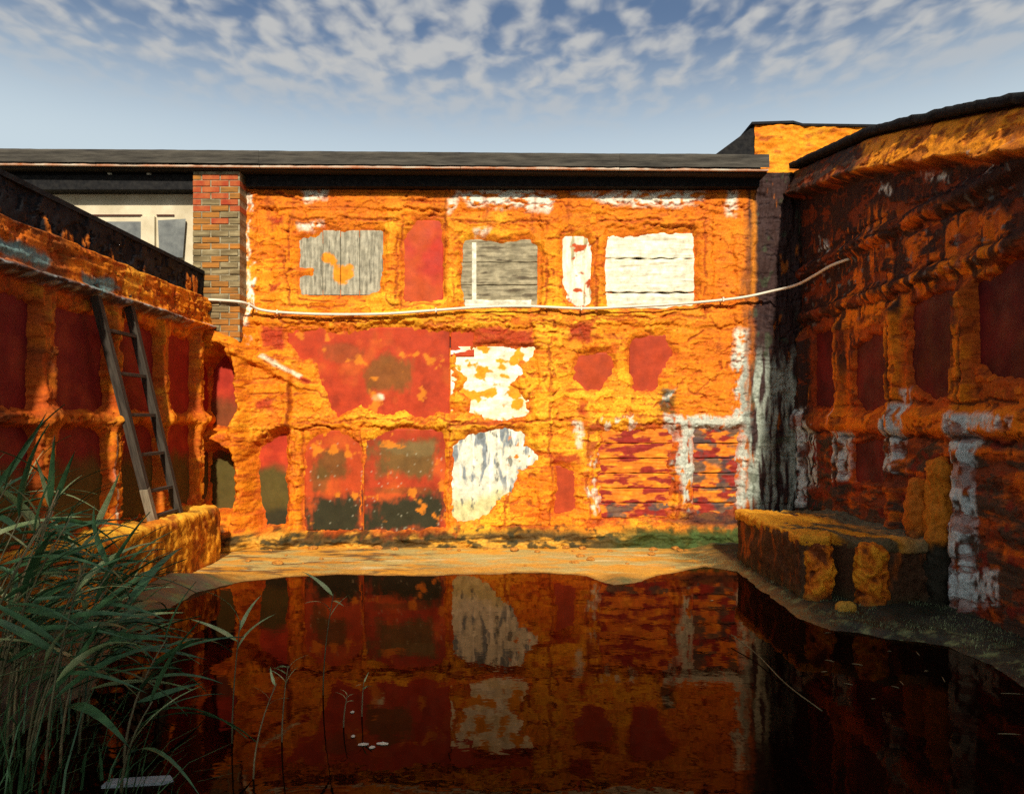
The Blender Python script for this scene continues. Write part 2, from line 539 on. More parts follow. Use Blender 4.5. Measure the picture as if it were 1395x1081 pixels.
for (c, hw, x0, x1) in rails_b:
    d = np.abs((B.WY + HC * KB) - (c - CY)) - hw
    m = sm(5, -5, d) * sm(-6, 6, PX - x0) * sm(6, -6, PX - x1)
    H += .024 * m
    H -= .024 * sm(3.5, 0, np.abs(d)) * sm(-6, 6, PX - x0) * sm(6, -6, PX - x1) * sm(-.15, .3, fbm(U * 1.2, Z * 3, 2, 45))
# thick apron left, where the side wall and the brick pier run in, with the slanting ledge
slant = (PY - (440 + (PX - 280) * .55)) + 6 * fbm(U * 6, Z * 6, 3, 50)
ap = sm(402, 396, PX + 3 * fbm(U * 8, Z * 8, 2, 51)) * sm(-5, 5, slant)
H += .105 * ap
ap2 = sm(352, 330, PX + 4 * fbm(U * 7, Z * 5, 3, 52)) * sm(-12, 12, PY - 430)
H += .20 * ap2
slst = np.abs(slant - 8) - 9
H += .05 * sm(4, -4, slst) * sm(425, 415, PX) * sm(260, 270, PX)
# the skirting of crusted mud along the foot
sk = sm(716, 726, PY + 7 * fbm(U * 3.5, Z * 3, 4, 53))
H += .13 * sk + .09 * sk * fbm(U * 3, Z * 6, 4, 54)
H += .05 * sm(905, 1000, PX) * sm(700, 740, PY)
# dark grimed corner strip swells into drips
cor = sm(1018, 1034, PX + 5 * fbm(U * 5, Z * 2.5, 3, 55))
H += cor * (.06 * fbm(U * 9, Z * 2.2, 4, 56) + .03)
B.H = np.maximum(H, .012)

# --- pigment, with a painted glow at the centre and a dimmer right end
n1_ = fbm(U * 1.1, Z * 1.4, 4, 60); n2_ = fbm(U * 2.6, Z * 9, 4, 61); n3_ = fbm(U * 8, Z * 10, 4, 62)
n4_ = fbm(U * 22, Z * 26, 4, 64); n5_ = fbm(U * 1.3, Z * 22, 4, 65)
B.C = mixc(B.C, YEL, sm(-.12, .40, .55 * n1_ + .45 * n2_ + .25 * n3_ + .18 * n4_ + .55 * sm(330, 60, np.hypot((PX - 680) * .8, PY - 540)) - .16))  # radial term paints the brighter light at mid-wall as extra yellow
B.C = mixc(B.C, DEEP, .85 * sm(.06, .34, n2_ * .5 + n3_ * .45 + n5_ * .35 + .2 * n4_ - n1_ * .35))
B.C = mixc(B.C, RUST, .75 * sm(.16, .34, n5_ * .8 + n4_ * .35 - .05 - .10 * sm(440, 400, PY)))
B.C = mixc(B.C, (.66, .15, .008), .80 * sm(330, 262, PY + 40 * n1_))
B.C = mixc(B.C, DEEP, .75 * sm(.02, .22, fbm(U * 3.0, Z * 9.0, 4, 63) - .12) * sm(840, 960, PX) * sm(430, 470, PY))
B.C = mixc(B.C, (.68, .17, .010), .6 * sm(880, 980, PX + 40 * n1_))  # redder right end: the fall-off of light put into the colour
B.C = mixc(B.C, RUST, .85 * sm(.88, .97, crack))
B.flakes(81, .013, (.66, .16, .007), .5, .8, 1.9, -.10)
B.flakes(83, .010, (.58, .11, .007), .5, 1.5, 3.2, -.24)
# redder and browner smears
for (x0, y0, x1, y1) in ((636, 447, 728, 474), (775, 440, 806, 465), (360, 445, 388, 476), (369, 388, 381, 400), (370, 296, 384, 308), (790, 548, 800, 566), (752, 620, 790, 632),
                         (354, 545, 376, 560), (410, 470, 440, 492)):
    B.paint(B.box(x0, y0, x1, y1), RED, 4, .9)
for i in range(26):
    x = random.uniform(700, 1000); y = random.uniform(440, 700)
    B.paint(B.box(x, y, x + random.uniform(12, 60), y + random.uniform(2, 7)), DEEP, 3, .7, brk=-.1, seed=100 + i)
for i in range(18):
    x = random.uniform(350, 1000); y = random.choice([random.uniform(270, 300), random.uniform(425, 460), random.uniform(575, 590)])
    B.paint(B.box(x, y, x + random.uniform(20, 90), y + random.uniform(2, 5)), RUST, 3, .7, brk=-.05, seed=140 + i)
# lime-white scabs under the eave and round the windows
lime = [((625, 262), (700, 255), (760, 268), (745, 290), (690, 284), (640, 280)), ((780, 262), (960, 262), (950, 282), (900, 284), (830, 280)),
        ((410, 252), (445, 254), (448, 272), (418, 275)), ((990, 262), (1004, 262), (1002, 290), (990, 292)), ((612, 272), (626, 262), (622, 284), (612, 292)),
        ((645, 314), (668, 312), (660, 322), (648, 322)), ((408, 306), (438, 306), (436, 314), (410, 314)), ((1002, 452), (1016, 450), (1014, 500), (1002, 500))]
for i, p in enumerate(lime):
    B.paint(B.poly(p), WHITE, 5, .95, brk=-.12 if i < 2 else -.2, bs=(1, 2), seed=200 + i)
for i in range(14):
    x = 338 + random.uniform(-5, 8); y = random.uniform(262, 470)
    B.paint(B.box(x, y, x + random.uniform(1.5, 5), y + random.uniform(8, 34)), WHITE, 2, .85, brk=-.1, bs=(2, 1), seed=220 + i)
B.paint(B.box(336, 378, 350, 432), WHITE, 2, 1, brk=.05, bs=(2.5, 1.2), seed=241)
B.paint(B.line([(362, 487), (388, 500), (412, 514)], 2.5, .3), (.62, .52, .34), 1.5, 1)
B.paint(B.line([(414, 516), (422, 520)], 3, .3), RED, 2, 1)
B.paint(B.line([(398, 525), (394, 588)], 1.6, .5), RUST, 2, .9)
B.paint(B.box(798, 572, 1004, 712), (.34, .045, .014), 8, .85, brk=.02, bs=(.45, 1.6), seed=251)
B.paint(B.box(840, 600, 1004, 712), (.13, .025, .020), 8, .8, brk=.14, bs=(.5, 1.8), seed=252)
# lime round lower right: posts, rail, splashes
for (x0, y0, x1, y1, b) in ((924, 570, 950, 645, -.25), (926, 640, 946, 696, -.05), (936, 566, 1018, 594, -.24), (998, 470, 1014, 700, -.02), (903, 562, 927, 602, -.25), (1002, 560, 1022, 690, -.02),
                            (916, 600, 924, 665, .05), (782, 578, 790, 590, -.4), (785, 590, 792, 610, -.3), (800, 620, 816, 690, .12), (806, 674, 820, 694, -.15), (820, 568, 872, 592, .12),
                            (898, 530, 918, 552, .0)):
    B.paint(B.box(x0, y0, x1, y1), (.48, .50, .40) if x0 > 895 else (.66, .60, .44), 3, .95, brk=b, bs=(1.6, .9), seed=int(x0 + y0))
B.paint(B.box(895, 528, 920, 562), DOLIVE, 4, .8, brk=-.1, seed=260)
# foot: dark olive, mossy green and yellow lumps
B.C = mixc(B.C, (.60, .30, .035), sk * .9)
B.C = mixc(B.C, (.05, .030, .010), sk * .95 * sm(-.26, .02, fbm(U * 1.5, Z * 7, 5, 70, .6)))  # olive-brown band, deepened to paint in the shadow line at the foot
B.C = mixc(B.C, DOLIVE, sm(706, 722, PY + 8 * n3_) * sm(.05, .25, fbm(U * 6, Z * 9, 4, 71)) * .9)
B.C = mixc(B.C, MOSS, sm(770, 930, PX + 60 * n1_) * sm(712, 726, PY + 6 * n3_) * .92)
B.C = mixc(B.C, (.06, .10, .025), sm(900, 960, PX + 30 * n3_) * sm(708, 722, PY + 6 * n2_) * sm(-.1, .3, n3_) * .8)
B.C = mixc(B.C, (.012, .016, .016), sm(905, 950, PX) * sm(684, 700, PY) * sm(722, 708, PY) * .85)
# the black grimed corner
grime = sm(1006, 1026, PX + 16 * fbm(U * 7, Z * 1.6, 5, 72))
B.C = mixc(B.C, (.016, .015, .018), grime * .96)
B.C = mixc(B.C, (.42, .11, .01), grime * sm(.33, .45, fbm(U * 9, Z * 2.4, 4, 73)) * .8)
B.C = mixc(B.C, (.34, .37, .29), grime * sm(465, 510, PY) * sm(-.05, .22, fbm(U * 12, Z * 1.7, 4, 74) + .10) * .95)
B.C = mixc(B.C, (.05, .06, .03), grime * sm(.25, .45, fbm(U * 7, Z * 4, 3, 75)) * .7)
B.C = mixc(B.C, (.62, .20, .012), sm(4, -2, np.abs(PX - 1024) - 2 + 2 * n3_) * sm(420, 400, PY) * sm(250, 265, PY) * .8)

for i, (x0, y0, x1, y1) in enumerate(((396, 300, 542, 418), (618, 304, 744, 432), (812, 302, 958, 432), (548, 296, 606, 416), (764, 318, 810, 428), (608, 470, 748, 574), (612, 580, 750, 716), (414, 582, 494, 720), (800, 578, 922, 706))):
    B.groove([(x0, y0), (x1, y0), (x1, y1), (x0, y1), (x0, y0)], .9, .020, -.12, 30 + i)
for i, pl in enumerate((((350, 430), (450, 440), (600, 436), (760, 442), (900, 432), (1000, 420)), ((410, 576), (520, 570), (610, 575), (720, 573), (800, 570), (920, 565)), ((690, 600), (688, 720)), ((750, 440), (755, 560)), ((866, 462), (864, 560)),
                        ((346, 270), (600, 276), (800, 282), (1010, 280)), ((1000, 470), (940, 510), (890, 556)), ((1010, 490), (950, 532)), ((900, 470), (868, 480)), ((380, 350), (392, 352), (394, 400)), ((700, 640), (690, 690), (680, 705)))):
    B.groove(pl, .8, .022, -.2, 60 + i, 1.3)
for i in range(34):      # short wandering cracks
    x = random.uniform(350, 1005); y = random.uniform(270, 715); a = random.choice([0, 0, 0, 1.4]) + random.gauss(0, .25); l_ = random.uniform(20, 80)
    B.groove([(x, y), (x + math.cos(a) * l_ * .5, y + math.sin(a) * l_ * .5 + random.uniform(-4, 4)), (x + math.cos(a) * l_, y + math.sin(a) * l_)], .5, .014, -.15, 90 + i, 1.5)
for i in range(26):      # rust and soot runs
    x = random.uniform(350, 1010); y = random.choice([255, 262, 418, 440, 575]); 
    B.paint(B.box(x, y, x + random.uniform(2, 7), y + random.uniform(20, 75)), RUST if i % 3 else (.10, .03, .010), 3, .55, brk=-.12, bs=(3, .6), seed=400 + i)

# --- openings through the crust
openings = {}


def opening(key, pts, warp=1.0):
    openings[key] = pts
    B.cut(B.poly(pts, warp))


opening('win1', [(414, 330), (440, 328), (446, 319), (518, 321), (512, 394), (478, 398), (415, 398), (414, 383), (432, 381), (434, 372), (428, 362), (414, 360)], .35)
opening('win2', [(634, 334), (650, 330), (680, 336), (718, 332), (728, 344), (728, 412), (690, 416), (640, 414), (634, 392)], .45)
opening('win3', [(832, 330), (880, 326), (938, 321), (941, 345), (940, 410), (900, 415), (832, 414), (829, 368)], .3)
opening('strip1', [(555, 330), (568, 306), (596, 305), (600, 340), (600, 402), (580, 407), (554, 405)], .5)
opening('strip2', [(772, 326), (798, 328), (802, 345), (800, 412), (788, 418), (778, 404), (770, 380)], .4)
opening('mid1', [(398, 462), (440, 454), (500, 455), (560, 452), (640, 455), (636, 476), (612, 480), (611, 560), (570, 566), (556, 548), (520, 556), (488, 548), (460, 560), (448, 528), (436, 490), (410, 478)], 1.2)
opening('low1', [(424, 604), (460, 592), (486, 602), (490, 640), (486, 700), (492, 716), (420, 717), (420, 640)], .8)
opening('low2', [(506, 604), (540, 588), (600, 590), (602, 640), (604, 714), (540, 722), (494, 716), (498, 650)], .7)
opening('door1', [(622, 478), (726, 478), (716, 488), (694, 492), (706, 506), (690, 520), (712, 545), (718, 560), (690, 568), (640, 562), (646, 545), (634, 532), (640, 512), (626, 500)], .9)
opening('door2', [(622, 610), (640, 594), (690, 588), (712, 596), (706, 610), (728, 622), (716, 634), (700, 632), (698, 656), (676, 676), (664, 694), (630, 706), (619, 700)], .6)
opening('spot1', [(790, 488), (826, 484), (830, 498), (818, 522), (800, 528), (786, 512)], .8)
opening('spot2', [(864, 466), (884, 462), (904, 466), (910, 482), (896, 506), (888, 528), (866, 526), (862, 500)], .8)
opening('spot3', [(760, 640), (780, 646), (778, 690), (762, 694)], .8)
opening('cor1', [(292, 505), (306, 486), (320, 505), (322, 560), (312, 580), (288, 576)], .6)
opening('cor2', [(284, 622), (300, 612), (318, 620), (322, 690), (284, 690)], .6)
opening('cor3', [(358, 612), (388, 590), (390, 640), (388, 712), (366, 712), (354, 650)], .6)
opening('boards1', [(826, 590), (905, 586), (912, 600), (900, 700), (826, 700), (818, 650)], 1.0)
opening('boards2', [(950, 592), (1000, 590), (998, 690), (950, 694)], .8)

rails_id = [(CY - c, hw + 3, x0, x1, c) for (c, hw, x0, x1) in rails_b]


def part_b(u, z):
    px = CX + u * KB; py = CY + (HC - z) * KB
    bay = np.searchsorted(np.array([345, 400, 492, 609, 742, 806, 924, 1018]), px)
    row = np.searchsorted(np.array([434, 574]), py)
    ids = bay * 3 + row
    for i, (c, hw, x0, x1) in enumerate(rails_b):
        ids = np.where((np.abs(py - c) < hw + 2) & (px > x0) & (px < x1), 100 + i, ids)
    for i, (c, hw, y0, y1) in enumerate(posts_b):
        ids = np.where((np.abs(px - c) < hw + 1) & (py > y0) & (py < y1 - 25), 50 + i, ids)
    ids = np.where(py > 722, 120, ids)
    ids = np.where((px > 1018) & (py < 722), 121, ids)
    return ids


names = ['crust_patch'] * 50 + ['post'] * 50 + ['rail'] * 20 + ['plinth', 'grimed_corner']
B.finish(bld, part_b, names, M_CRUST, rim=16.0)


# --- panels and boards behind the openings
def uz(px, py):
    return (px - CX) / KB, HC - (py - CY) / KB


def flat(c, seed=1, amt=.25, sc_=(3, 3), c2=None):
    def f(u, z):
        n = fbm(u * sc_[0], z * sc_[1], 4, seed)
        C = np.zeros(u.shape + (3,)) + np.asarray(c)
        if c2 is not None:
            C = mixc(C, c2, sm(-.15, .35, n))
        return C * (1 + amt * n[..., None])
    return f


def red_olive(zo, zd, seed, red=RED, amt=1.0):
    """red paint, with olive algae growing up from the foot"""
    def f(u, z):
        n = fbm(u * 3, z * 3, 4, seed); m = fbm(u * 9, z * 2.2, 3, seed + 3)
        C = np.zeros(u.shape + (3,)) + np.asarray(red)
        C = mixc(C, np.asarray(red) * 1.35 + np.array([.03, .015, 0]), sm(0, .5, n) * .8)
        C = mixc(C, OLIVE, amt * sm(zo + .10, zo - .14, z + .18 * n + .06 * m))
        C = mixc(C, DOLIVE, amt * sm(zd + .05, zd - .07, z + .10 * n))
        return C
    return f


def bpanel(x0, y0, x1, y1, fn, mat=M_PANEL, name='panel', h=.004, parent=None, **kw):
    u0, z1 = uz(x0, y0); u1, z0 = uz(x1, y1)
    return B.sheet(name, u0, u1, z0, z1, h, fn, mat, parent or bld, **kw)


def streaky(base, alt, su, sz, seed, dark=None, stain=None, stain_thr=.25):
    def f(u, z):
        n = fbm(u * su, z * sz, 5, seed, .6)
        C = np.zeros(u.shape + (3,)) + np.asarray(base)
        C = mixc(C, alt, sm(-.25, .3, n))
        if dark is not None:
            C = mixc(C, dark, .9 * sm(.22, .42, fbm(u * su * .7 + 3, z * sz * .7, 4, seed + 5)))
        if stain is not None:
            C = mixc(C, stain, sm(stain_thr, stain_thr + .12, fbm(u * 4.5 + 7, z * 5.5, 4, seed + 9)))
        return C
    return f


GW = (.24, .215, .145)
# boarded windows: each a part with its own planks
wp = empty('boarded_window'); wp.parent = bld; wp.location = (0, 0, 0)
wp2 = empty('boarded_window'); wp2.parent = bld
wp3 = empty('boarded_window'); wp3.parent = bld
for e in (wp, wp2, wp3):
    e.matrix_parent_inverse = Matrix.Translation(bld.location).inverted()


def kid(parent):
    return parent


def wplank(parent, x0, y0, x1, y1, fn, **kw):
    return bpanel(x0, y0, x1, y1, fn, M_WOODA, 'plank', parent=parent, **kw)


def splash(f0):
    """a splash of orange crust stuck on the boards"""
    def f(u, z):
        C = f0(u, z); n = fbm(u * 7, z * 7, 4, 318); a = uz(466, 374); b_ = uz(448, 354)
        d1 = np.hypot(u - a[0], (z - a[1])) - .12 + .10 * n
        t_ = np.clip(((u - b_[0]) * (a[0] - b_[0]) + (z - b_[1]) * (a[1] - b_[1])) / ((a[0] - b_[0]) ** 2 + (a[1] - b_[1]) ** 2), 0, 1)
        d2 = np.hypot(u - b_[0] - t_ * (a[0] - b_[0]), z - b_[1] - t_ * (a[1] - b_[1])) - .06 + .12 * n
        return mixc(C, (.70, .24, .010), sm(.02, -.02, np.minimum(d1, d2)))
    return f


for i, (x0, x1) in enumerate(((408, 439.5), (440.5, 463.5), (464.5, 489.5), (490.5, 522))):
    wplank(wp, x0, 314, x1, 402, splash(streaky(GW, (.40, .36, .25), 30, 3.5, 300 + i, dark=(.12, .105, .07))), h=.006 + .005 * (i % 2), step=.010, relief=.006, grain=(40, 3), seed=i)
for i, (y0, y1) in enumerate(((326, 357), (358, 388), (389, 420))):
    wplank(wp2, 628, y0, 732, y1, streaky((.20, .165, .095), (.34, .285, .17), 4, 26, 310 + i, dark=(.085, .062, .035)), h=.006 + .004 * (i % 2), step=.010, relief=.004, grain=(3, 30), edge=.006, seed=9 + i)
wplank(wp2, 643, 331, 649, 412, streaky((.55, .52, .38), WHITE, 8, 8, 316), h=.020, step=.012, thick=.02)
wplank(wp2, 634, 409, 724, 418, streaky((.50, .46, .33), WHITE, 5, 12, 317), h=.026, step=.012, thick=.02, edge=.01)
for i, (y0, y1) in enumerate(((318, 351.5), (353, 397.5), (399.5, 420))):
    wplank(wp3, 824, y0, 945, y1, streaky((.66, .60, .42), (.80, .76, .58), 2.4, 22, 320 + i, dark=(.46, .40, .26)), h=.008 + .006 * (i == 1), step=.009, relief=.004, grain=(2.2, 26), edge=.016, seed=20 + i)
# painted infill panels
bpanel(549, 300, 604, 412, flat((.46, .065, .012), 330, .3, (2, 1.5), (.38, .028, .012)))
bpanel(766, 322, 806, 424, streaky(WHITE, (.70, .64, .42), 18, 2.5, 331, dark=(.35, .28, .12), stain=(.42, .06, .010), stain_thr=.12), M_WOODA, step=.010)


def pane_blobs(seed, red, blobs):
    """red paint with olive growths at given places on the panel (photo pixels)"""
    def f(u, z):
        n = fbm(u * 2.5, z * 2.5, 4, seed); m = fbm(u * 8, z * 3, 4, seed + 3)
        C = np.zeros(u.shape + (3,)) + np.asarray(red)
        C = mixc(C, (.50, .085, .012), sm(.0, .45, n) * .8)
        C = mixc(C, np.asarray(red) * .6, sm(.1, .45, -n + .3 * m) * .7)
        for (cx, cy, rx, ry, c, op) in blobs:
            bu, bz = uz(cx, cy)
            q = np.maximum(np.abs(u - bu) * KB / rx, np.abs(z - bz) * KB / ry) * .5 + .5 * np.hypot((u - bu) * KB / rx, (z - bz) * KB / ry) + .55 * n + .45 * m + .25 * fbm(u * 20, z * 12, 3, seed + 7)
            C = mixc(C, c, sm(1.25, .70, q) * op)
        C = mixc(C, (.50, .46, .30), sm(.42, .52, fbm(u * 44, z * 14, 3, seed + 11)) * sm(1.45, 1.3, z) * .45)
        C = mixc(C, (.66, .20, .010), sm(.24, .34, fbm(u * 3.2, z * 3.6, 5, seed + 13, .55)) * .8)
        return C
    return f


bpanel(392, 446, 612.5, 572, pane_blobs(333, (.42, .042, .010), [(530, 510, 32, 24, (.16, .075, .012), .75), (470, 482, 26, 14, (.24, .06, .012), .6), (516, 541, 8, 5, (.70, .62, .42), 1.0)]))
bpanel(614, 446, 646, 486, flat((.42, .045, .010), 339, .3))
bpanel(415, 586, 495, 722, pane_blobs(340, (.40, .050, .010), [(452, 632, 20, 22, OLIVE, .75), (438, 655, 14, 16, OLIVE, .6), (456, 706, 44, 34, DOLIVE, 1.0)]))
bpanel(496, 584, 607.5, 728, pane_blobs(341, (.37, .040, .010), [(555, 625, 46, 24, (.12, .075, .018), .9), (560, 612, 34, 10, (.20, .14, .05), .5), (552, 700, 58, 26, DOLIVE, 1.0), (545, 668, 40, 5, (.13, .06, .012), .5)]))
bpanel(614, 472, 732, 574, streaky((.84, .81, .64), (.78, .68, .40), 2.5, 9, 342, stain=(.74, .29, .012), stain_thr=.04), M_WOODA, name='door_board', step=.010, relief=.010, grain=(3, 10))


def peeling(u, z):
    C = np.zeros(u.shape + (3,)) + np.asarray((.66, .64, .48))
    C = mixc(C, (.20, .23, .24), sm(-.02, .22, fbm(u * 9, z * 3.2, 4, 345)) * sm(.6, .9, z))
    C = mixc(C, (.80, .78, .62), sm(.1, .35, fbm(u * 16, z * 1.6, 4, 346)))
    C = mixc(C, (.50, .44, .16), sm(.75, .55, z + .2 * fbm(u * 4, z * 4, 3, 347)) * .8)
    C = mixc(C, (.10, .11, .10), sm(.25, .42, fbm(u * 13, z * 6, 4, 348)) * .8)
    C = mixc(C, (.66, .20, .012), sm(.30, .38, fbm(u * 10, z * 10, 4, 349)) * sm(.0, .15, u + .05))
    return C


bpanel(614, 582, 734, 712, peeling, M_WOODA, name='door_board', step=.009, relief=.010, grain=(14, 4))
bpanel(780, 480, 836, 534, flat((.40, .05, .010), 350, .3))
bpanel(857, 456, 916, 534, flat((.38, .042, .010), 351, .3))
bpanel(754, 634, 786, 700, flat((.36, .045, .010), 352, .4))
bpanel(282, 480, 327, 586, red_olive(1.9, .5, 353, (.34, .024, .010), .6))
bpanel(278, 606, 327, 698, red_olive(1.25, .42, 354))
bpanel(350, 584, 393.5, 718, red_olive(1.05, .5, 355))


def slatcol(seed, dark):
    def f(u, z):
        n = fbm(u * 3, z * 10, 4, seed); m = fbm(u * 5, z * 16, 4, seed + 2)
        C = np.zeros(u.shape + (3,)) + np.asarray((.64, .17, .012))
        C = mixc(C, YEL, sm(.05, .4, m) * .5)
        C = mixc(C, (.26, .022, .012), sm(-.02, .12, n))
        if dark:
            C = mixc(C, (.05, .055, .05), sm(-.05, .2, fbm(u * 4, z * 7, 4, seed + 4)) * .85)
        return C
    return f


for i in range(6):
    y0 = 584 + i * 20.2
    bpanel(814, y0, 915.5, y0 + 19.2, slatcol(360 + i, i == 5), M_WOODA, name='plank', h=.004 + .008 * (i % 2), step=.011, relief=.012, grain=(4, 30), edge=.008, seed=40 + i)
    bpanel(944, y0, 1006, y0 + 19.0, slatcol(370 + i, True), M_WOODA, name='plank', h=.004 + .008 * ((i + 1) % 2), step=.011, relief=.012, grain=(4, 30), edge=.008, seed=50 + i)

# --- solid building behind the face
link('core_wall', box_mesh('core_wall', -3.80, 4.9, YB + .035, YB + .30, -.3, 4.70), M_SOFFIT, bld)

# --- brick pier at the left end
pier = empty('brick_pier'); pier.parent = bld; pier.matrix_parent_inverse = Matrix.Translation(bld.location).inverted()
px0, px1, py0, py1 = -3.79, -3.215, 8.86, 9.16
link('mortar_core', box_mesh('mortar_core', px0 + .008, px1 - .008, py0 + .008, py1, 2.55, 4.60), M_MORTAR, pier)
bh, zc_ = .076, 2.60
row = 0
bricks = {}
while zc_ < 4.56:
    x = px0 - (0 if row % 2 == 0 else .11)
    while x < px1 - .01:
        a = max(x, px0); b = min(x + .215, px1)
        if b - a > .03:
            me = box_mesh('brick', a + .004, b - .004, py0 + random.uniform(-.010, .004), py1 - .004, zc_, zc_ + bh - .010, .005)
            q_ = random.random()
            me.materials.append(M_BRICKR if q_ < np.interp(zc_, [3.3, 4.0, 4.45], [.02, .20, .9]) else (M_BRICKO if q_ > np.interp(zc_, [2.6, 3.2], [.35, .72]) else M_BRICK))
            link('brick', me, None, pier)
        x += .223
    zc_ += bh; row += 1

# --- set-back cream wall to the left, with its window strip
YC = 9.12
link('plaster_wall', box_mesh('plaster_wall', -9.5, -3.80, YC, YC + .25, 0, 4.62), M_CREAM, bld)


def cbox(name, x0, y0, x1, y1, fr, bk, mat, par):
    a = pt(x0, y0, YC); b = pt(x1, y1, YC)
    return link(name, box_mesh(name, a.x, b.x, YC - fr, YC - bk, b.z, a.z, .004), mat, par)


cbox('frame_line', 40, 292.5, 194, 294.5, .02, .001, M_DARKLINE, bld)
cbox('frame_line', 214, 292.5, 238, 294.5, .02, .001, M_DARKLINE, bld)
cbox('window_pane', 60, 302, 193, 372, .012, .002, M_PANE, bld)
cbox('mullion', 194.5, 296, 213, 378, .05, .001, M_CREAM, bld)
sh = prism_mesh('loose_shutter', [pt(215, 300, YC - .06), pt(253, 298, YC - .06), pt(249, 351, YC - .06), pt(217, 348, YC - .06)],
                [pt(215, 300, YC - .03), pt(253, 298, YC - .03), pt(249, 351, YC - .03), pt(217, 348, YC - .03)])
link('loose_shutter', sh, M_PANE, bld)

# --- roof over both
roof = empty('roof'); roof.parent = bld; roof.matrix_parent_inverse = Matrix.Translation(bld.location).inverted()
YE = 8.74
tilt = lambda x: -.0078 * (x - 0.5)
segs = [-9.6, -6.9, -4.9, -2.95, -.55, 1.35, 3.13]
for i in range(len(segs) - 1):
    a, b = segs[i], segs[i + 1]
    nx = 40
    xs = np.linspace(a, b, nx)
    o = random.uniform(-.006, .006)
    prof = [(0, 0), (0, .04), (0, .08), (0, .12), (0, .155), (.05, .165), (.35, .17)]
    V = []
    for x in xs:
        for k, (dy_, dz) in enumerate(prof):
            j = mnoise.noise(Vector((x * 3, k * 1.7, i))) * .010 + mnoise.noise(Vector((x * 11, k * 2.1, i + 4))) * .006
            V.append((x, YE + dy_ + o + (j if k < 6 else 0), 4.625 + dz + tilt(x) + (j * .7 if k in (0, 4, 5) else 0)))
    V = np.array(V)
    link('felt_edge', mesh_np('felt_edge', V, grid_faces(nx, len(prof), True)), M_FELT, roof)
    bm_ = box_mesh('drip_edge', a + .002, b - .002, YE + .02, YE + .06, 4.592, 4.618, .004)
    for v in bm_.vertices: v.co.z += tilt(v.co.x) + .004 * math.sin(v.co.x * 7)
    link('drip_edge', bm_, M_TRIM, roof)
for i in range(len(segs) - 1):
    a, b = segs[i], segs[i + 1]
    for k in range(6 if b < -3 else 2):
        y0 = YE + .07 + k * .20
        m_ = box_mesh('soffit_board', a, b - .004, y0, y0 + .192, 4.575, 4.60)
        for v in m_.vertices: v.co.z += tilt(v.co.x) - .004 * (k % 2)
        link('soffit_board', m_, M_SOFFIT, roof)
link('roof_deck', prism_mesh('roof_deck', [(-9.6, YE + .30, 4.78 + tilt(-9.6)), (3.13, YE + .30, 4.78 + tilt(3.13)), (3.13, 14.5, 5.0), (-9.6, 14.5, 5.0)],
                             [(-9.6, YE + .30, 4.62 + tilt(-9.6)), (3.13, YE + .30, 4.62 + tilt(3.13)), (3.13, 14.5, 4.85), (-9.6, 14.5, 4.85)]), M_TAR, roof)
link('eave_shade_beam', box_mesh('eave_shade_beam', -9.5, -3.80, 8.93, 9.118, 4.40, 4.585, .01), M_TAR, roof)  # dark beam added to stand in for the shade under the eave
link('eave_shade_beam', box_mesh('eave_shade_beam', -3.19, 3.10, 8.98, 9.17, 4.455, 4.585, .01), M_TAR, roof)  # same here: added beam gives the eave's shadow band on the crust
# two small bulkhead lamps (unlit, white glass) under the eave
for px_ in (150, 203):
    p = pt(px_, 238, YE + .25)
    m_ = tube_mesh('soffit_lamp', [(p.x, p.y, 4.585 + tilt(p.x)), (p.x, p.y, 4.565 + tilt(p.x)), (p.x, p.y, 4.545 + tilt(p.x))], [.035, .03, .012], 10)
    link('soffit_lamp', m_, M_CABLE, roof)

# --- taller crusted block rising over the right end, with its dark pitched roof
tall = empty('rooftop_block', (3.8, 9.4, 4.6), 'squat orange crusted block with a dark sloping side, rising above the flat eave', 'roof block')
us2 = np.linspace(3.145, 5.6, 150); zs2 = np.linspace(4.30, 5.34, 70)
T = Wall(us2, zs2, lambda u, z: (u * 100, -z * 100), lambda u, z, h: (u, 9.35 - h, z - .012 * np.maximum(u - 3.6, 0) - .02 * sm(3.55, 3.7, u)), lambda a, b: (a, b), False, 100)
T.H = np.maximum(.05 + .05 * fbm(T.U * 2.2, T.Z * 4, 4, 400) + .02 * fbm(T.U * 8, T.Z * 14, 4, 401) + .02 * (ridged(T.U * 3, T.Z * 8, 3, 402) - .5), .01)
T.C = mixc(T.C, YEL, sm(-.2, .4, fbm(T.U * 3, T.Z * 5, 4, 403)) * .7)
T.C = mixc(T.C, RUST, sm(.1, .4, fbm(T.U * 4, T.Z * 9, 4, 404)) * .8)
T.finish(tall, lambda u, z: np.zeros(u.shape, int), ['crust_face'], M_CRUST)
link('core', box_mesh('core', 3.15, 5.6, 9.36, 11.5, 4.3, 5.26), M_TAR, tall)
link('sloping_side', prism_mesh('sloping_side', [(2.42, 9.32, 4.80), (3.16, 9.32, 4.80), (3.16, 9.32, 5.345)], [(2.42, 11.5, 4.86), (3.16, 11.5, 4.86), (3.16, 11.5, 5.345)]), M_TAR, tall)
cp = [(3.10, 9.27, 5.335), (3.62, 9.27, 5.35), (3.74, 9.27, 5.315), (5.6, 9.27, 5.29)]
for i in range(3):
    a, b = cp[i], cp[i + 1]
    link('coping', prism_mesh('coping', [a, b, (b[0], b[1], b[2] + .03), (a[0], a[1], a[2] + .03)],
                              [(a[0], 11.5, a[2]), (b[0], 11.5, b[2]), (b[0], 11.5, b[2] + .03), (a[0], 11.5, a[2] + .03)]), M_TAR, tall)

# ================================================================== SIDE WALLS
def side_grid(near, far):
    return np.concatenate([np.linspace(near, 5.0, 50, endpoint=False), np.linspace(5.0, far, 310)])


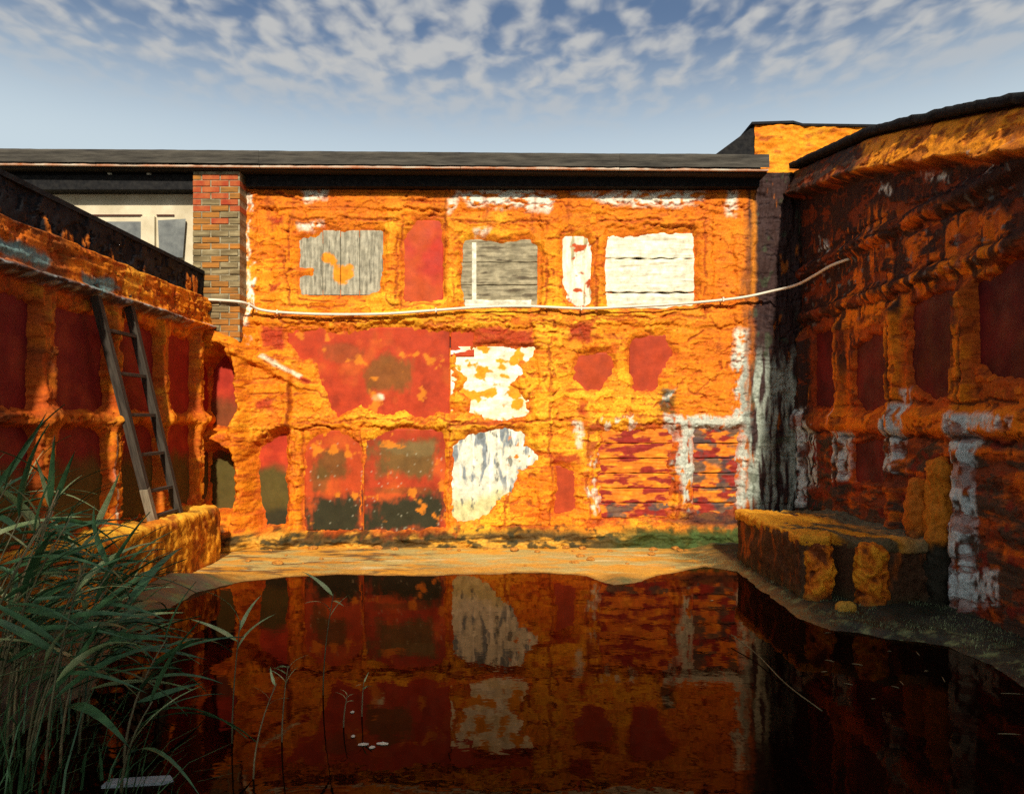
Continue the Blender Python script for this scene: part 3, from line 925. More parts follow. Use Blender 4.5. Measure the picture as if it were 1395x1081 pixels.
# ---- left, lower wall with the ledge and the ladder
lw = empty('low_side_wall', (-XS, 6, 0), 'low orange crusted side wall with dark red panels and a black tarred top', 'wall')
usL = side_grid(2.2, 9.12); zsL = np.linspace(-.05, 3.38, 360)
L = Wall(usL, zsL, lambda u, z: (CX - XS * FP / u, CY + (HC - z) * FP / u), lambda u, z, h: (-XS + h, u, z),
         lambda a, b: (XS * FP / (CX - a), HC - (b - CY) / FP * XS * FP / (CX - a)), False, KB)
U, Z, PX, PY = L.U, L.Z, L.PX, L.PY
H = .035 + .022 * fbm(U * 1.3, Z * 1.5, 4, 501) + .012 * fbm(U * 4, Z * 6, 4, 502) + .012 * (ridged(U * 5, Z * 3, 3, 503) - .5) + .006 * fbm(U * 15, Z * 15, 3, 504)
dU = lambda px: XS * FP / (CX - px)
posts_l = [(dU(49), .105), (dU(146), .085), (dU(213), .075), (dU(262), .07), (4.75, .09), (3.8, .09), (2.9, .09)]
Uw = U + .03 * fbm(U * 4, Z * 4, 3, 505) + .012 * fbm(U * 13, Z * 9, 3, 506)
Zw = Z + .025 * fbm(U * 4, Z * 4, 3, 507)
postm = np.zeros_like(U)
for (c, hw) in posts_l:
    d = np.abs(Uw - c) - hw
    m = sm(.05, -.04, d) * sm(2.75, 2.65, Z)
    postm = np.maximum(postm, m)
    H += .07 * m * (1 + .5 * fbm(U * 12, Z * 2.2, 3, 508))
    H -= .02 * sm(.02, 0, np.abs(d)) * sm(2.7, 2.6, Z)
    H += .05 * np.exp(-((Z - 1.62) / .13) ** 2) * sm(.16, .0, d)            # knots of crust where post and rail cross
H += .035 * sm(.05, -.03, np.abs(Zw - 1.62) - .05)
H += .09 * sm(2.66, 2.74, Zw) * sm(3.12, 3.05, Zw)                           # the swollen band below the tarred top
H += .03 * sm(2.66, 2.74, Zw) * sm(3.12, 3.05, Zw) * fbm(U * 1.6, Z * 13, 4, 509)
H += .07 * sm(.03, -.02, np.abs(Z - 2.70 + .01 * fbm(U * 3, Z * 0, 2, 510)) - .03)   # ledge lip
tar = sm(3.05, 3.09, Z + .04 * fbm(U * 3, Z * 3, 3, 511))
H = H * (1 - tar) + tar * (.035 + .012 * fbm(U * 7, Z * 5, 3, 512))
L.H = np.maximum(H, .01)
n1_ = fbm(U * 1.2, Z * 1.4, 4, 520); n2_ = fbm(U * 5, Z * 7, 4, 521); n3_ = fbm(U * 14, Z * 4, 4, 522)
L.C = mixc(np.zeros(U.shape + (3,)) + np.asarray(ORA), (.78, .32, .022), sm(-.1, .5, n1_ + .5 * n2_))
L.C = mixc(L.C, DEEP, sm(.05, .4, n2_ * .7 + n3_ * .6 - .05) * .85)
L.C = mixc(L.C, RUST, sm(.2, .42, fbm(U * 2, Z * 12, 4, 523)) * sm(2.6, 2.8, Z) * .9)
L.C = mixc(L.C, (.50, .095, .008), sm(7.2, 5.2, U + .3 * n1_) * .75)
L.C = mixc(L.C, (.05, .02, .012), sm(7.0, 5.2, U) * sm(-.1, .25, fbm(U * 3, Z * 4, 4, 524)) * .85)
L.flakes(541, .018, (.50, .085, .007), .6, 1.2, 1.6, -.08)
L.flakes(543, .012, (.40, .06, .007), .6, 2.6, 1.6, -.18)
L.C = mixc(L.C, BLACK, tar)
drip = tar * sm(.16, .3, fbm(U * 9, Z * 2.0, 5, 525) + .42 * np.exp(-((U - 8.55) / .28) ** 2) + .45 * np.exp(-((U - 6.08) / .24) ** 2) - .45 * sm(3.12, 3.36, Z) - .20)
L.C = mixc(L.C, (.55, .14, .010), drip * .95)
L.H += drip * .02
ledge = sm(.03, -.02, np.abs(Z - 2.70) - .035)
L.C = mixc(L.C, (.045, .045, .045), ledge * sm(8.3, 8.0, U + .2 * n2_) * .9)
L.C = mixc(L.C, (.34, .36, .34), ledge * sm(.05, .3, fbm(U * 9, Z * 20, 3, 526)) * .8)
L.paint(L.poly([(-40, 322), (20, 338), (46, 356), (40, 372), (-40, 342)]), TEAL, 3, 1)
L.paint(L.poly([(88, 372), (122, 376), (144, 392), (130, 400), (92, 388)]), TEAL, 3, 1)
L.C = mixc(L.C, (.62, .55, .40), sm(.016, .004, np.abs(U - dU(143) + .012 * fbm(U * 2, Z * 5, 2, 530))) * sm(1.5, 1.42, Z) * .9)
L.C = mixc(L.C, (.62, .55, .40), sm(.016, .004, np.abs(U - dU(52) + .012 * fbm(U * 2, Z * 5, 2, 531))) * sm(1.5, 1.42, Z) * sm(-.2, .1, fbm(U, Z * 8, 2, 532)) * .9)
pan_l = []
edges = sorted([c for c, _ in posts_l] + [9.2])
for i in range(len(edges) - 1):
    a, b = edges[i], edges[i + 1]
    if b - a < .3: continue
    a2, b2 = a + .10, b - .12
    for (z0, z1) in ((.66, 1.53), (1.70, 2.52)):
        k = L.k
        rr = .10
        X = L.SX + (L.WX - L.SX) * .8; Y = L.SY + (L.WY - L.SY) * .8
        qx = np.abs(X - (a2 + b2) / 2 * k) - ((b2 - a2) / 2 - rr) * k
        qy = np.abs(Y + (z0 + z1) / 2 * k) - ((z1 - z0) / 2 - rr) * k
        sd = np.hypot(np.maximum(qx, 0), np.maximum(qy, 0)) + np.minimum(np.maximum(qx, qy), 0) - rr * k
        L.cut(sd)
        pan_l.append((a2 - .06, b2 + .06, z0 - .05, z1 + .05))


def part_l(u, z):
    ids = np.searchsorted(np.array(sorted(c for c, _ in posts_l)), u) + np.where(z > 1.62, 10, 0)
    for i, (c, hw) in enumerate(posts_l):
        ids = np.where((np.abs(u - c) < hw + .03) & (z < 2.62), 50 + i, ids)
    ids = np.where(np.abs(z - 1.62) < .07, 60, ids)
    ids = np.where(z > 2.62, 61, ids)
    ids = np.where(np.abs(z - 2.70) < .05, 62, ids)
    ids = np.where(z > 3.06, 63, ids)
    return ids


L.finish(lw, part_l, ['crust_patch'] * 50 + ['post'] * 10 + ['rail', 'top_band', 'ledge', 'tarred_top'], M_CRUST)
for i, (a, b, z0, z1) in enumerate(pan_l):
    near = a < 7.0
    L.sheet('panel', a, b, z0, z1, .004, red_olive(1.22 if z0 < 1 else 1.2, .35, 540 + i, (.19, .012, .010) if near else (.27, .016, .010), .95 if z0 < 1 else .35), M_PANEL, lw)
link('core_wall', box_mesh('core_wall', -XS - .30, -XS - .035, 2.2, YB, -.3, 3.34), M_SOFFIT, lw)
link('coping', prism_mesh('coping', [(-XS + .06, 2.2, 3.375), (-XS + .06, 2.2, 3.42), (-XS - .32, 2.2, 3.44), (-XS - .32, 2.2, 3.35)],
                          [(-XS + .06, 9.05, 3.355), (-XS + .06, 9.05, 3.395), (-XS - .32, 9.05, 3.42), (-XS - .32, 9.05, 3.33)]), M_TAR, lw)
# ---- right, taller wall
rw_ = empty('tall_side_wall', (XS, 6, 0), 'tall side wall streaked black and orange, dark red panels and white lime runs', 'wall')
usR = side_grid(2.2, 9.14); zsN = np.linspace(0, 1, 460)


def topR(u):
    return np.interp(u, [2.2, 4.5, 5.36, 6.07, 7.25, 9.17], [3.02, 3.66, 3.93, 4.14, 4.46, 4.78])


R_ = Wall.__new__(Wall)
Un, Tn = np.meshgrid(usR, zsN)
Zn = -.05 + Tn * (topR(Un) + .05)


class WallR(Wall):
    def __init__(s):
        Wall.__init__(s, usR, zsN, lambda u, z: (u, z), lambda u, z, h: (XS - h, u, z),
                      lambda a, b: (XS * FP / (a - CX), HC - (b - CY) / FP * XS * FP / (a - CX)), True, KB)


_mg = np.meshgrid
np_mesh = np.meshgrid
Wr = WallR.__new__(WallR)
Wr.us, Wr.zs = usR, zsN
Wr.U, Wr.Z = Un, Zn
Wr.PX = CX + XS * FP / Un; Wr.PY = CY + (HC - Zn) * FP / Un
Wr.place = lambda u, z, h: (XS - h, u, z)
Wr.fromp = lambda a, b: (XS * FP / (a - CX), HC - (b - CY) / FP * XS * FP / (a - CX))
Wr.flip, Wr.k = True, KB
U, Z, PX, PY = Wr.U, Wr.Z, Wr.PX, Wr.PY
wn = fbm(U * 3.1, Z * 3.1, 4, 605); wm = fbm(U * 3.1 + 9, Z * 3.1 + 4, 4, 606); wf = fbm(U * 14, Z * 14, 3, 607); wg = fbm(U * 14, Z * 14, 3, 608)
Wr.SX = U * KB; Wr.SY = -Z * KB
Wr.WX = Wr.SX + wn * 9 + wf * 4; Wr.WY = Wr.SY + wm * 9 + wg * 4
Wr.hole = np.full(U.shape, 99.0)
top = topR(U)
tb = top - Z                                   # distance under the top edge
H = .040 + .018 * fbm(U * 1.3, Z * 2.2, 4, 611) + .012 * fbm(U * 2.2, Z * 8, 4, 612) + .010 * (ridged(U * 5, Z * 3, 3, 613) - .5) + .008 * fbm(U * 15, Z * 15, 3, 614)
dR = lambda px: XS * FP / (px - CX)
posts_r = [(dR(1098), .10), (dR(1153), .09), (dR(1228), .09), (dR(1321), .10), (4.75, .1), (3.8, .1), (2.9, .1)]
Uw = U + .03 * fbm(U * 4, Z * 4, 3, 615) + .012 * fbm(U * 13, Z * 9, 3, 616); Zw = Z + .018 * fbm(U * 3, Z * 4, 3, 617)
for (c, hw) in posts_r:
    d = np.abs(Uw - c) - hw
    m = sm(.05, -.04, d) * sm(2.75, 2.6, Z)
    H += .075 * m * (1 + .6 * fbm(U * 12, Z * 2.2, 3, 618))
    H -= .02 * sm(.02, 0, np.abs(d)) * sm(2.7, 2.6, Z)
H += .06 * sm(.05, -.04, np.abs(Zw - 1.58) - .09)
H += .07 * sm(.06, -.04, np.abs(Zw - 2.86) - .05)
H += .09 * sm(.06, -.04, np.abs(Zw - 3.40) - .06)
band = sm(.05, .09, tb) * sm(.46, .38, tb + .05 * fbm(U * 4, Z * 4, 3, 619))
H += (.03 + .50 * np.clip(tb, 0, .42)) * band + .015 * band * fbm(U * 2, Z * 9, 4, 620)
dr = fbm(U * 10, Z * 1.5, 4, 621)
H += .014 * sm(.0, .5, dr) * sm(1.7, 2.4, Z)
# lower courses of horizontal boards
lowb = sm(1.46, 1.40, Z) * sm(.45, .5, Z)
H += lowb * (.02 * np.abs(((Z * 5.2) % 1) - .5) * 2 - .01)
Wr.H = np.maximum(H, .012)
n1_ = fbm(U * 1.2, Z * 1.4, 4, 630); n2_ = fbm(U * 3.5, Z * 8, 4, 631); n3_ = fbm(U * 14, Z * 3, 4, 632)
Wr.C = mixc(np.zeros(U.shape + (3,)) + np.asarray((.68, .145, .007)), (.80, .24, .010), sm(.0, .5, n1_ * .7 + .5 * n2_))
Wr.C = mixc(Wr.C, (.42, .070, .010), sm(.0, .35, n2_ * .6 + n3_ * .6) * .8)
ribs = sm(.06, -.03, np.abs(Zw - 1.58) - .10)
for (c, hw) in posts_r:
    ribs = np.maximum(ribs, sm(.05, -.03, np.abs(Uw - c) - hw) * sm(2.75, 2.6, Z))
ribs = np.maximum(ribs, sm(.06, -.03, np.abs(Zw - 2.72) - .16))
Wr.C = mixc(Wr.C, (.84, .225, .008), ribs * sm(-.35, .1, n2_ + .3 * n3_ + .15) * sm(1.40, 1.5, Z))
Wr.C = mixc(Wr.C, (.84, .285, .011), band * .85)
Wr.C = mixc(Wr.C, (.40, .09, .01), band * sm(.0, .35, fbm(U * 4, Z * 12, 4, 633)) * .8)
# black tar along the top, black strip under the band, black runs below the ledges
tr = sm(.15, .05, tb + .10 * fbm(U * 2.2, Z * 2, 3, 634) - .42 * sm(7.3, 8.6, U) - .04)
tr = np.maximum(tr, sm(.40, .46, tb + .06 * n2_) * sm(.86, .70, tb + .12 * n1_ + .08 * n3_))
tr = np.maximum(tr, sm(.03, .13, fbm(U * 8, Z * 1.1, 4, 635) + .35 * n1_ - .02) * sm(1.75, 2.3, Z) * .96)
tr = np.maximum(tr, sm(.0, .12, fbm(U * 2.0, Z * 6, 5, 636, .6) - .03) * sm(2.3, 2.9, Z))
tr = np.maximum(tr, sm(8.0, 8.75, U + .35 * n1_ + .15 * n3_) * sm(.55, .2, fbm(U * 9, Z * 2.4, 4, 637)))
for p in (((1085, 300), (1180, 270), (1185, 340), (1150, 420), (1120, 440), (1085, 430)), ((1222, 318), (1240, 312), (1236, 430), (1226, 428)), ((1200, 340), (1214, 336), (1212, 400), (1202, 400)),
          ((1170, 205), (1195, 190), (1192, 240), (1172, 250)), ((1280, 380), (1300, 376), (1298, 400), (1282, 404))):
    tr = np.maximum(tr, sm(5, -5, Wr.poly(p, 1.4)) * sm(-.45, -.15, n3_))
bandkeep = 1 - band * sm(7.35, 7.05, U) * .92
Wr.C = mixc(Wr.C, (.014, .012, .013), np.clip(tr, 0, 1) * .96 * bandkeep)
Wr.C = mixc(Wr.C, (.20, .22, .20), sm(.30, .42, fbm(U * 9, Z * 9, 3, 638)) * sm(2.4, 2.9, Z) * sm(3.7, 3.4, Z) * .5)
# greenish dark boards low down, lime runs on the posts
lo = sm(1.50, 1.40, Z + .05 * n2_)
Wr.C = mixc(Wr.C, (.035, .040, .030), lo * sm(-.25, .2, fbm(U * 2.4, Z * 10, 4, 640) + .12) * .93)
Wr.C = mixc(Wr.C, (.24, .020, .010), lo * sm(.1, .3, fbm(U * 4, Z * 6, 4, 641)) * .7)
Wr.C = mixc(Wr.C, MOSS, sm(.62, .3, Z + .15 * n2_) * sm(6.1, 6.5, U) * .9)
for (x0, y0, x1, y1, b, s_) in ((1303, 563, 1346, 612, -.28, 1), (1308, 600, 1338, 825, -.12, 2), (1340, 566, 1400, 582, -.12, 3), (1308, 775, 1368, 826, -.02, 4), (1214, 552, 1246, 585, -.02, 5),
                                (1216, 580, 1242, 642, -.10, 6), (1146, 586, 1168, 656, -.05, 7), (1096, 555, 1104, 690, -.1, 8), (1106, 575, 1118, 665, -.05, 9), (1140, 552, 1150, 575, -.1, 10),
                                (1238, 530, 1246, 556, -.1, 11), (1120, 330, 1136, 342, .0, 12), (1205, 252, 1222, 262, .0, 13), (1262, 236, 1300, 244, .02, 14), (1360, 205, 1366, 235, .0, 15)):
    q = [(x0, y0), (x1, y0), (x1, y1), (x0, y1)]
    Wr.paint(Wr.poly(q, .9), (.62, .68, .62), 3, .95, brk=b, bs=(2.0, .8), seed=650 + s_)
Wr.flakes(661, .012, (.30, .050, .010), .55, 1.0, 2.0, -.12)
Wr.flakes(663, .009, (.10, .025, .010), .7, 2.6, 2.2, -.24)
for i, pl in enumerate((((1098, 420), (1098, 690)), ((1153, 440), (1152, 660)), ((1226, 330), (1228, 640)), ((1310, 370), (1312, 800)), ((1326, 400), (1326, 560)), ((1082, 432), (1190, 396), (1300, 352), (1395, 318)), ((1085, 448), (1180, 418), (1290, 380)),
                        ((1100, 372), (1200, 325), (1395, 262)), ((1110, 352), (1200, 300), (1395, 226)), ((1110, 556), (1230, 548), (1395, 545)), ((1110, 588), (1230, 596), (1395, 604)))):
    Wr.groove(pl, 1.0, .020, -.25, 680 + i, .8, (.03, .012, .010))
# panels
quads_r = [((1114, 455), (1142, 447), (1143, 552), (1114, 554)), ((1169, 474), (1190, 458), (1212, 455), (1212, 552), (1180, 556), (1169, 540)),
           ((1246, 418), (1303, 394), (1305, 536), (1272, 540), (1246, 522)), ((1336, 388), (1400, 352), (1440, 340), (1440, 510), (1360, 512), (1336, 496)), ((1168, 604), (1210, 600), (1210, 655), (1168, 655))]
pan_r = []
for q in quads_r:
    Wr.cut(Wr.poly(q, .7))
    us_ = [Wr.fromp(*p)[0] for p in q]; zs_ = [Wr.fromp(*p)[1] for p in q]
    pan_r.append((min(us_) - .08, max(us_) + .08, min(zs_) - .08, max(zs_) + .08))
for (a, b) in ((2.95, 3.65), (3.9, 4.45)):
    Wr.cut(np.maximum(np.abs(Wr.WX - (a + b) / 2 * KB) - (b - a) / 2 * KB, np.abs(Wr.WY + 2.2 * KB) - .42 * KB))
    pan_r.append((a - .06, b + .06, 1.7, 2.7))


def part_r(u, z):
    ids = np.searchsorted(np.array(sorted(c for c, _ in posts_r)), u) + np.where(z > 1.58, 10, 0)
    for i, (c, hw) in enumerate(posts_r):
        ids = np.where((np.abs(u - c) < hw + .03) & (z < 2.7), 50 + i, ids)
    ids = np.where(np.abs(z - 1.58) < .12, 60, ids)
    ids = np.where(np.abs(z - 2.86) < .09, 61, ids)
    ids = np.where(np.abs(z - 3.40) < .10, 62, ids)
    ids = np.where(topR(u) - z < .44, 63, ids)
    return ids


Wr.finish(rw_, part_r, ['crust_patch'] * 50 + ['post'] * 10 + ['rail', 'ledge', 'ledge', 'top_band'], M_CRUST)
for i, (a, b, z0, z1) in enumerate(pan_r):
    Wr.sheet('panel', a, b, z0, z1, .004, flat((.085, .008, .008), 670 + i, .4, (2, 2), (.13, .010, .009)), M_PANEL, rw_)
zz = [2.2, 4.5, 5.36, 6.07, 7.25, 9.17]
cpn = 180
ca = np.linspace(2.2, 9.17, cpn)
Vc = []
for u_ in ca:
    t_ = float(topR(u_)); j = .022 * mnoise.noise(Vector((u_ * 2.5, 0, 0))) + .022 * mnoise.noise(Vector((u_ * 9, 3, 0))) + .010 * mnoise.noise(Vector((u_ * 23, 5, 0)))
    Vc += [(XS - .03, u_, t_ - .05), (XS - .17 + j, u_, t_ - .045 + j), (XS - .18 + j, u_, t_ + .02 + j), (XS + .1, u_, t_ + .05), (XS + .34, u_, t_ + .03), (XS + .34, u_, t_ - .1)]
link('tarred_coping', mesh_np('tarred_coping', np.array(Vc), grid_faces(cpn, 6, True)), M_TAR, rw_)
cw = bmesh.new()
ra = []
for u_ in ca:
    t_ = float(topR(u_)) - .02
    ra.append([cw.verts.new((x, u_, z)) for (x, z) in ((XS + .035, -.3), (XS + .035, t_), (XS + .3, t_), (XS + .3, -.3))])
for i in range(cpn - 1):
    for k in range(4):
        cw.faces.new((ra[i][k], ra[i][(k + 1) % 4], ra[i + 1][(k + 1) % 4], ra[i + 1][k]))
cw.faces.new(ra[0]); cw.faces.new(ra[-1][::-1])
bmesh.ops.recalc_face_normals(cw, faces=cw.faces[:])
mc_ = bpy.data.meshes.new('core_wall'); cw.to_mesh(mc_); cw.free()
link('core_wall', mc_, M_SOFFIT, rw_)

# ================================================================== GROUND AND WATER
shore = [gpt(*p) for p in ((150, 880), (225, 830), (268, 806), (330, 792), (390, 785), (470, 783), (560, 784), (640, 782), (740, 780), (800, 784), (835, 797), (866, 794), (900, 783), (960, 772), (1003, 778), (1040, 806),
                           (1088, 842), (1130, 858), (1200, 868), (1290, 880), (1350, 905), (1400, 940))]
poolp = [(p.x, p.y) for p in shore] + [(3.0, 3.4), (3.1, 2.0), (2.2, .7), (-.5, .4), (-2.2, .9), (-2.6, 2.2), (-2.55, 3.4), (-2.45, 4.4)]
gx = np.concatenate([[-420, -200, -90, -40, -18, -9, -6, -4.6], np.linspace(-3.95, 3.95, 300), [4.6, 6, 9, 18, 40, 90, 200, 420]])
gy = np.concatenate([[-420, -200, -90, -40, -18, -9, -4, -2, -1, -.3], np.linspace(.2, 4.4, 90, endpoint=False), np.linspace(4.4, 9.35, 240), [9.6, 10.2, 12, 15, 22, 40, 90, 200, 600]])
GX, GY = np.meshgrid(gx, gy)
wx = GX + .06 * fbm(GX * 2.5, GY * 2.5, 5, 701, .6); wy = GY + .10 * fbm(GX * 2.0 + 5, GY * 3, 6, 702, .6)
d = np.full(GX.shape, 1e9); ins = np.zeros(GX.shape, bool)
n = len(poolp)
for i in range(n):
    ax, ay = poolp[i]; bx, by = poolp[(i + 1) % n]
    ex, ey = bx - ax, by - ay
    t = np.clip(((wx - ax) * ex + (wy - ay) * ey) / (ex * ex + ey * ey), 0, 1)
    d = np.minimum(d, np.hypot(wx - ax - t * ex, wy - ay - t * ey))
    c = (ay > wy) != (by > wy)
    ins ^= c & (wx < ax + (wy - ay) * ex / (ey if abs(ey) > 1e-9 else 1e-9))
sd = np.where(ins, -d, d)
back = sm(7.0, 7.6, GY) * sm(2.6, 2.2, GX)
rightb = sm(2.0, 2.6, GX) * sm(2.2, 3.0, GY)
fn = fbm(GX * 5, GY * 5, 4, 703)
GZ = np.where(sd < 0, np.maximum(sd * .9, -.45), 0)
up = np.maximum(sd, 0)
GZ = GZ + np.minimum(up * .22, .020 + .012 * np.minimum(up, 3)) * back
GZ = GZ + (np.minimum(up * .35, .035 + .06 * np.minimum(up, 2)) + .03 * fn * sm(0, .1, up)) * rightb * (1 - back)
GZ = GZ + np.minimum(up * .5, .12 + .02 * np.minimum(up, 5)) * (1 - back) * (1 - rightb)
GZ = GZ + sm(0, .2, up) * back * .012 * fbm(GX * 2.2, GY * 6, 4, 704)
GZ = GZ + np.where(np.abs(GX) > 3.9, .05, 0) + sm(10, 400, np.hypot(GX, GY)) * 2.0
gn = fbm(GX * 1.2, GY * 3.2, 4, 710); gm = fbm(GX * 4, GY * 9, 4, 711)
GC = np.zeros(GX.shape + (3,)) + np.asarray((.60, .30, .040))
GC = mixc(GC, (.44, .34, .11), sm(-.1, .25, gn + .12 * gm + .35 * sm(7.6, 8.0, GY) * sm(9.0, 8.6, GY) - .12) * back)
GC = mixc(GC, (.56, .47, .22), sm(.2, .4, fbm(GX * .9 + 3, GY * 7, 4, 712)) * back * sm(8.9, 8.5, GY) * .8)  # pale streaks: wet sheen painted into the silt colour
GC = mixc(GC, (.10, .05, .02), sm(.02, .20, fbm(GX * 1.5, GY * 4.5, 5, 713, .6)) * sm(-.4, -1.4, GX) * back * .85)
GC = mixc(GC, (.66, .29, .024), sm(.0, .25, fbm(GX * 2.2 + 4, GY * 5, 5, 716, .6)) * back * .8)
GC = mixc(GC, (.66, .30, .028), sm(.10, .02, sd) * back * .6)
GC = mixc(GC, (.13, .055, .016), sm(.055, .0, sd + .03 * gm) * back * .8)
GC = mixc(GC, (.10, .07, .02), sm(1.5, 2.4, GX + .3 * gm) * sm(-.2, .2, gm + .1) * back * .9)
GC = mixc(GC, (.022, .024, .011), rightb * (1 - back * .7))
GC = mixc(GC, (.17, .21, .08), rightb * (1 - back * .5) * sm(.0, .3, fbm(GX * 9, GY * 9, 5, 714, .65)) * sm(.42, .10, sd) * .9)
GC = mixc(GC, (.03, .02, .010), rightb * sm(.2, .4, fbm(GX * 5, GY * 5, 4, 715)) * .8)
lb = (1 - back) * (1 - rightb)
GC = mixc(GC, (.05, .035, .018), lb)
GC = mixc(GC, (.05, .07, .025), lb * sm(0, .3, gm))
GC = mixc(GC, (.04, .022, .010), sm(.0, -.08, sd))
V = np.stack([GX, GY, GZ], -1).reshape(-1, 3)
M_GROUND = attr_mat('muddy_ground', rough=(.38, .75), bump=.5, bscale=40, bdist=.012, var=.25, nscale=30, spec=.5)
gr = link('ground', mesh_np('ground', V, grid_faces(len(gy), len(gx)), np.clip(GC, .003, .9).reshape(-1, 3)), M_GROUND)
tag(gr, 'ochre silt flat with painted pale sheen and a mossy green bank round the pool', 'ground', kind='structure')

m = bpy.data.materials.new('dark_pool_water'); m.use_nodes = True
t = m.node_tree; t.nodes.clear()
ow = NN(t, 'ShaderNodeOutputMaterial'); gl = NN(t, 'ShaderNodeBsdfGlossy'); df = NN(t, 'ShaderNodeBsdfDiffuse'); ms = NN(t, 'ShaderNodeMixShader'); fr = NN(t, 'ShaderNodeFresnel')
gl.inputs['Color'].default_value = (.95, .58, .36, 1); gl.inputs['Roughness'].default_value = .02      # rust-brown stained water
df.inputs['Color'].default_value = (.0035, .0016, .0010, 1)
fr.inputs['IOR'].default_value = 1.145
co = NN(t, 'ShaderNodeTexCoord'); nz_ = NN(t, 'ShaderNodeTexNoise'); nz_.inputs['Scale'].default_value = 5; nz_.inputs['Detail'].default_value = 3
t.links.new(co.outputs['Object'], nz_.inputs['Vector'])
bp = NN(t, 'ShaderNodeBump'); bp.inputs['Strength'].default_value = .05; bp.inputs['Distance'].default_value = .02
t.links.new(nz_.outputs['Fac'], bp.inputs['Height'])
for q_ in (gl, df, fr): t.links.new(bp.outputs[0], q_.inputs['Normal'])
t.links.new(fr.outputs[0], ms.inputs[0]); t.links.new(df.outputs[0], ms.inputs[1]); t.links.new(gl.outputs[0], ms.inputs[2]); t.links.new(ms.outputs[0], ow.inputs[0])
M_WATER = m
wv = np.array([(-3.6, .1, 0), (3.6, .1, 0), (3.6, 9.0, 0), (-3.6, 9.0, 0)])
wo = link('pool_water', mesh_np('pool_water', wv, np.array([[0, 1, 2, 3]])), M_WATER)
tag(wo, 'still dark pool mirroring the orange wall', 'water', kind='structure')


# ================================================================== BLOCKS
def crust_block(name, x0, x1, y0, y1, z0, z1, rad, disp, seed, colourfn, parent, mat=M_CRUST, n=(40, 50, 20), shear=None):
    """rounded box whose skin is displaced"""
    bm = bmesh.new()
    cx, cy, cz = (x0 + x1) / 2, (y0 + y1) / 2, (z0 + z1) / 2
    hx, hy, hz = (x1 - x0) / 2, (y1 - y0) / 2, (z1 - z0) / 2
    V = []; F = []
    dims = (hx, hy, hz)
    for ax in range(3):
        for sg in (-1, 1):
            a, b_ = [(1, 2), (2, 0), (0, 1)][ax]
            na, nb = n[a], n[b_]
            base = len(V)
            for i in range(na + 1):
                for j in range(nb + 1):
                    p = [0, 0, 0]; p[ax] = sg * dims[ax]
                    p[a] = (-1 + 2 * i / na) * dims[a]; p[b_] = (-1 + 2 * j / nb) * dims[b_]
                    V.append(p)
            for i in range(na):
                for j in range(nb):
                    q = [base + i * (nb + 1) + j, base + (i + 1) * (nb + 1) + j, base + (i + 1) * (nb + 1) + j + 1, base + i * (nb + 1) + j + 1]
                    F.append(q if sg > 0 else q[::-1])
    V = np.array(V)
    inner = np.array(dims) - rad
    q = np.clip(V, -inner, inner); dlt = V - q
    ln = np.linalg.norm(dlt, axis=1, keepdims=True); nr = dlt / np.maximum(ln, 1e-6)
    P = q + nr * rad + np.array([cx, cy, cz])
    out_ = []
    for i in range(len(P)):
        v = Vector(P[i]) + Vector((seed * 3.7, 0, 0))
        s_ = mnoise.fractal(v * 2.2, 1.0, 2.0, 3) * .8 + mnoise.fractal(v * 9.0, 1.0, 2.0, 4) * .55 + (.5 - abs(mnoise.noise(v * 16.0)) * 2) * .35
        out_.append(s_)
    s_ = np.array(out_)
    P2 = P + nr * (disp * s_)[:, None]
    if shear: P2 = shear(P2)
    C = colourfn(P, nr, s_)
    me = mesh_np(name, P2, np.array(F), np.clip(C, .003, .9))
    bm.from_mesh(me); bmesh.ops.remove_doubles(bm, verts=bm.verts[:], dist=.0005)
    bm.to_mesh(me); bm.free()
    for p in me.polygons: p.use_smooth = True
    return link(name, me, mat, parent)


def n3(P, k, s):
    return fbm(P[:, 0] * k + P[:, 1] * k * .7 + s, P[:, 2] * k + P[:, 1] * k * .5 - s, 4, int(s))


def col_left(P, nr, s_):
    C = np.zeros((len(P), 3)) + np.asarray((.74, .29, .016))
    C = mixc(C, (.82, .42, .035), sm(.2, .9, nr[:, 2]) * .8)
    C = mixc(C, DEEP, sm(.05, .4, n3(P, 3, 31)) * .7)
    C = mixc(C, RUST, sm(.18, .36, n3(P, 6, 37)) * .8)
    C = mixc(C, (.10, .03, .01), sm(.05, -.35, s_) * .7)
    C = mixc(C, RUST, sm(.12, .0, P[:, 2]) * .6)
    return C


blkL = empty('concrete_block', (-3.5, 6.8, 0), 'bulky orange crusted block with rounded edges, the wooden ladder standing on it', 'block')
crust_block('body', -3.72, -3.23, 4.6, 8.32, -.15, .63, .05, .034, 3, col_left, blkL, n=(26, 180, 40))

blkR = empty('concrete_block', (3.1, 7.3, 0), 'low block with yellow crusted top and dark rusty sides, against the black streaked wall', 'block')


def col_rtop(P, nr, s_):
    C = np.zeros((len(P), 3)) + np.asarray((.66, .28, .018))
    C = mixc(C, (.80, .38, .028), sm(.0, .4, n3(P, 5, 41)))
    C = mixc(C, (.07, .07, .04), sm(-.02, .14, n3(P, 2.6, 43) + (P[:, 0] - 3.1) * .5) * .92)
    C = mixc(C, (.13, .14, .09), sm(3.15, 3.5, P[:, 0] + .1 * n3(P, 4, 44)) * .8)
    return C


def col_rbody(P, nr, s_):
    C = np.zeros((len(P), 3)) + np.asarray((.085, .040, .018))
    C = mixc(C, (.42, .10, .012), sm(.12, .35, fbm(P[:, 1] * 7 + P[:, 0] * 7, P[:, 2] * 1.5, 4, 46)) * .9)
    C = mixc(C, (.05, .055, .02), sm(.2, .0, P[:, 2]) * .7)
    return C


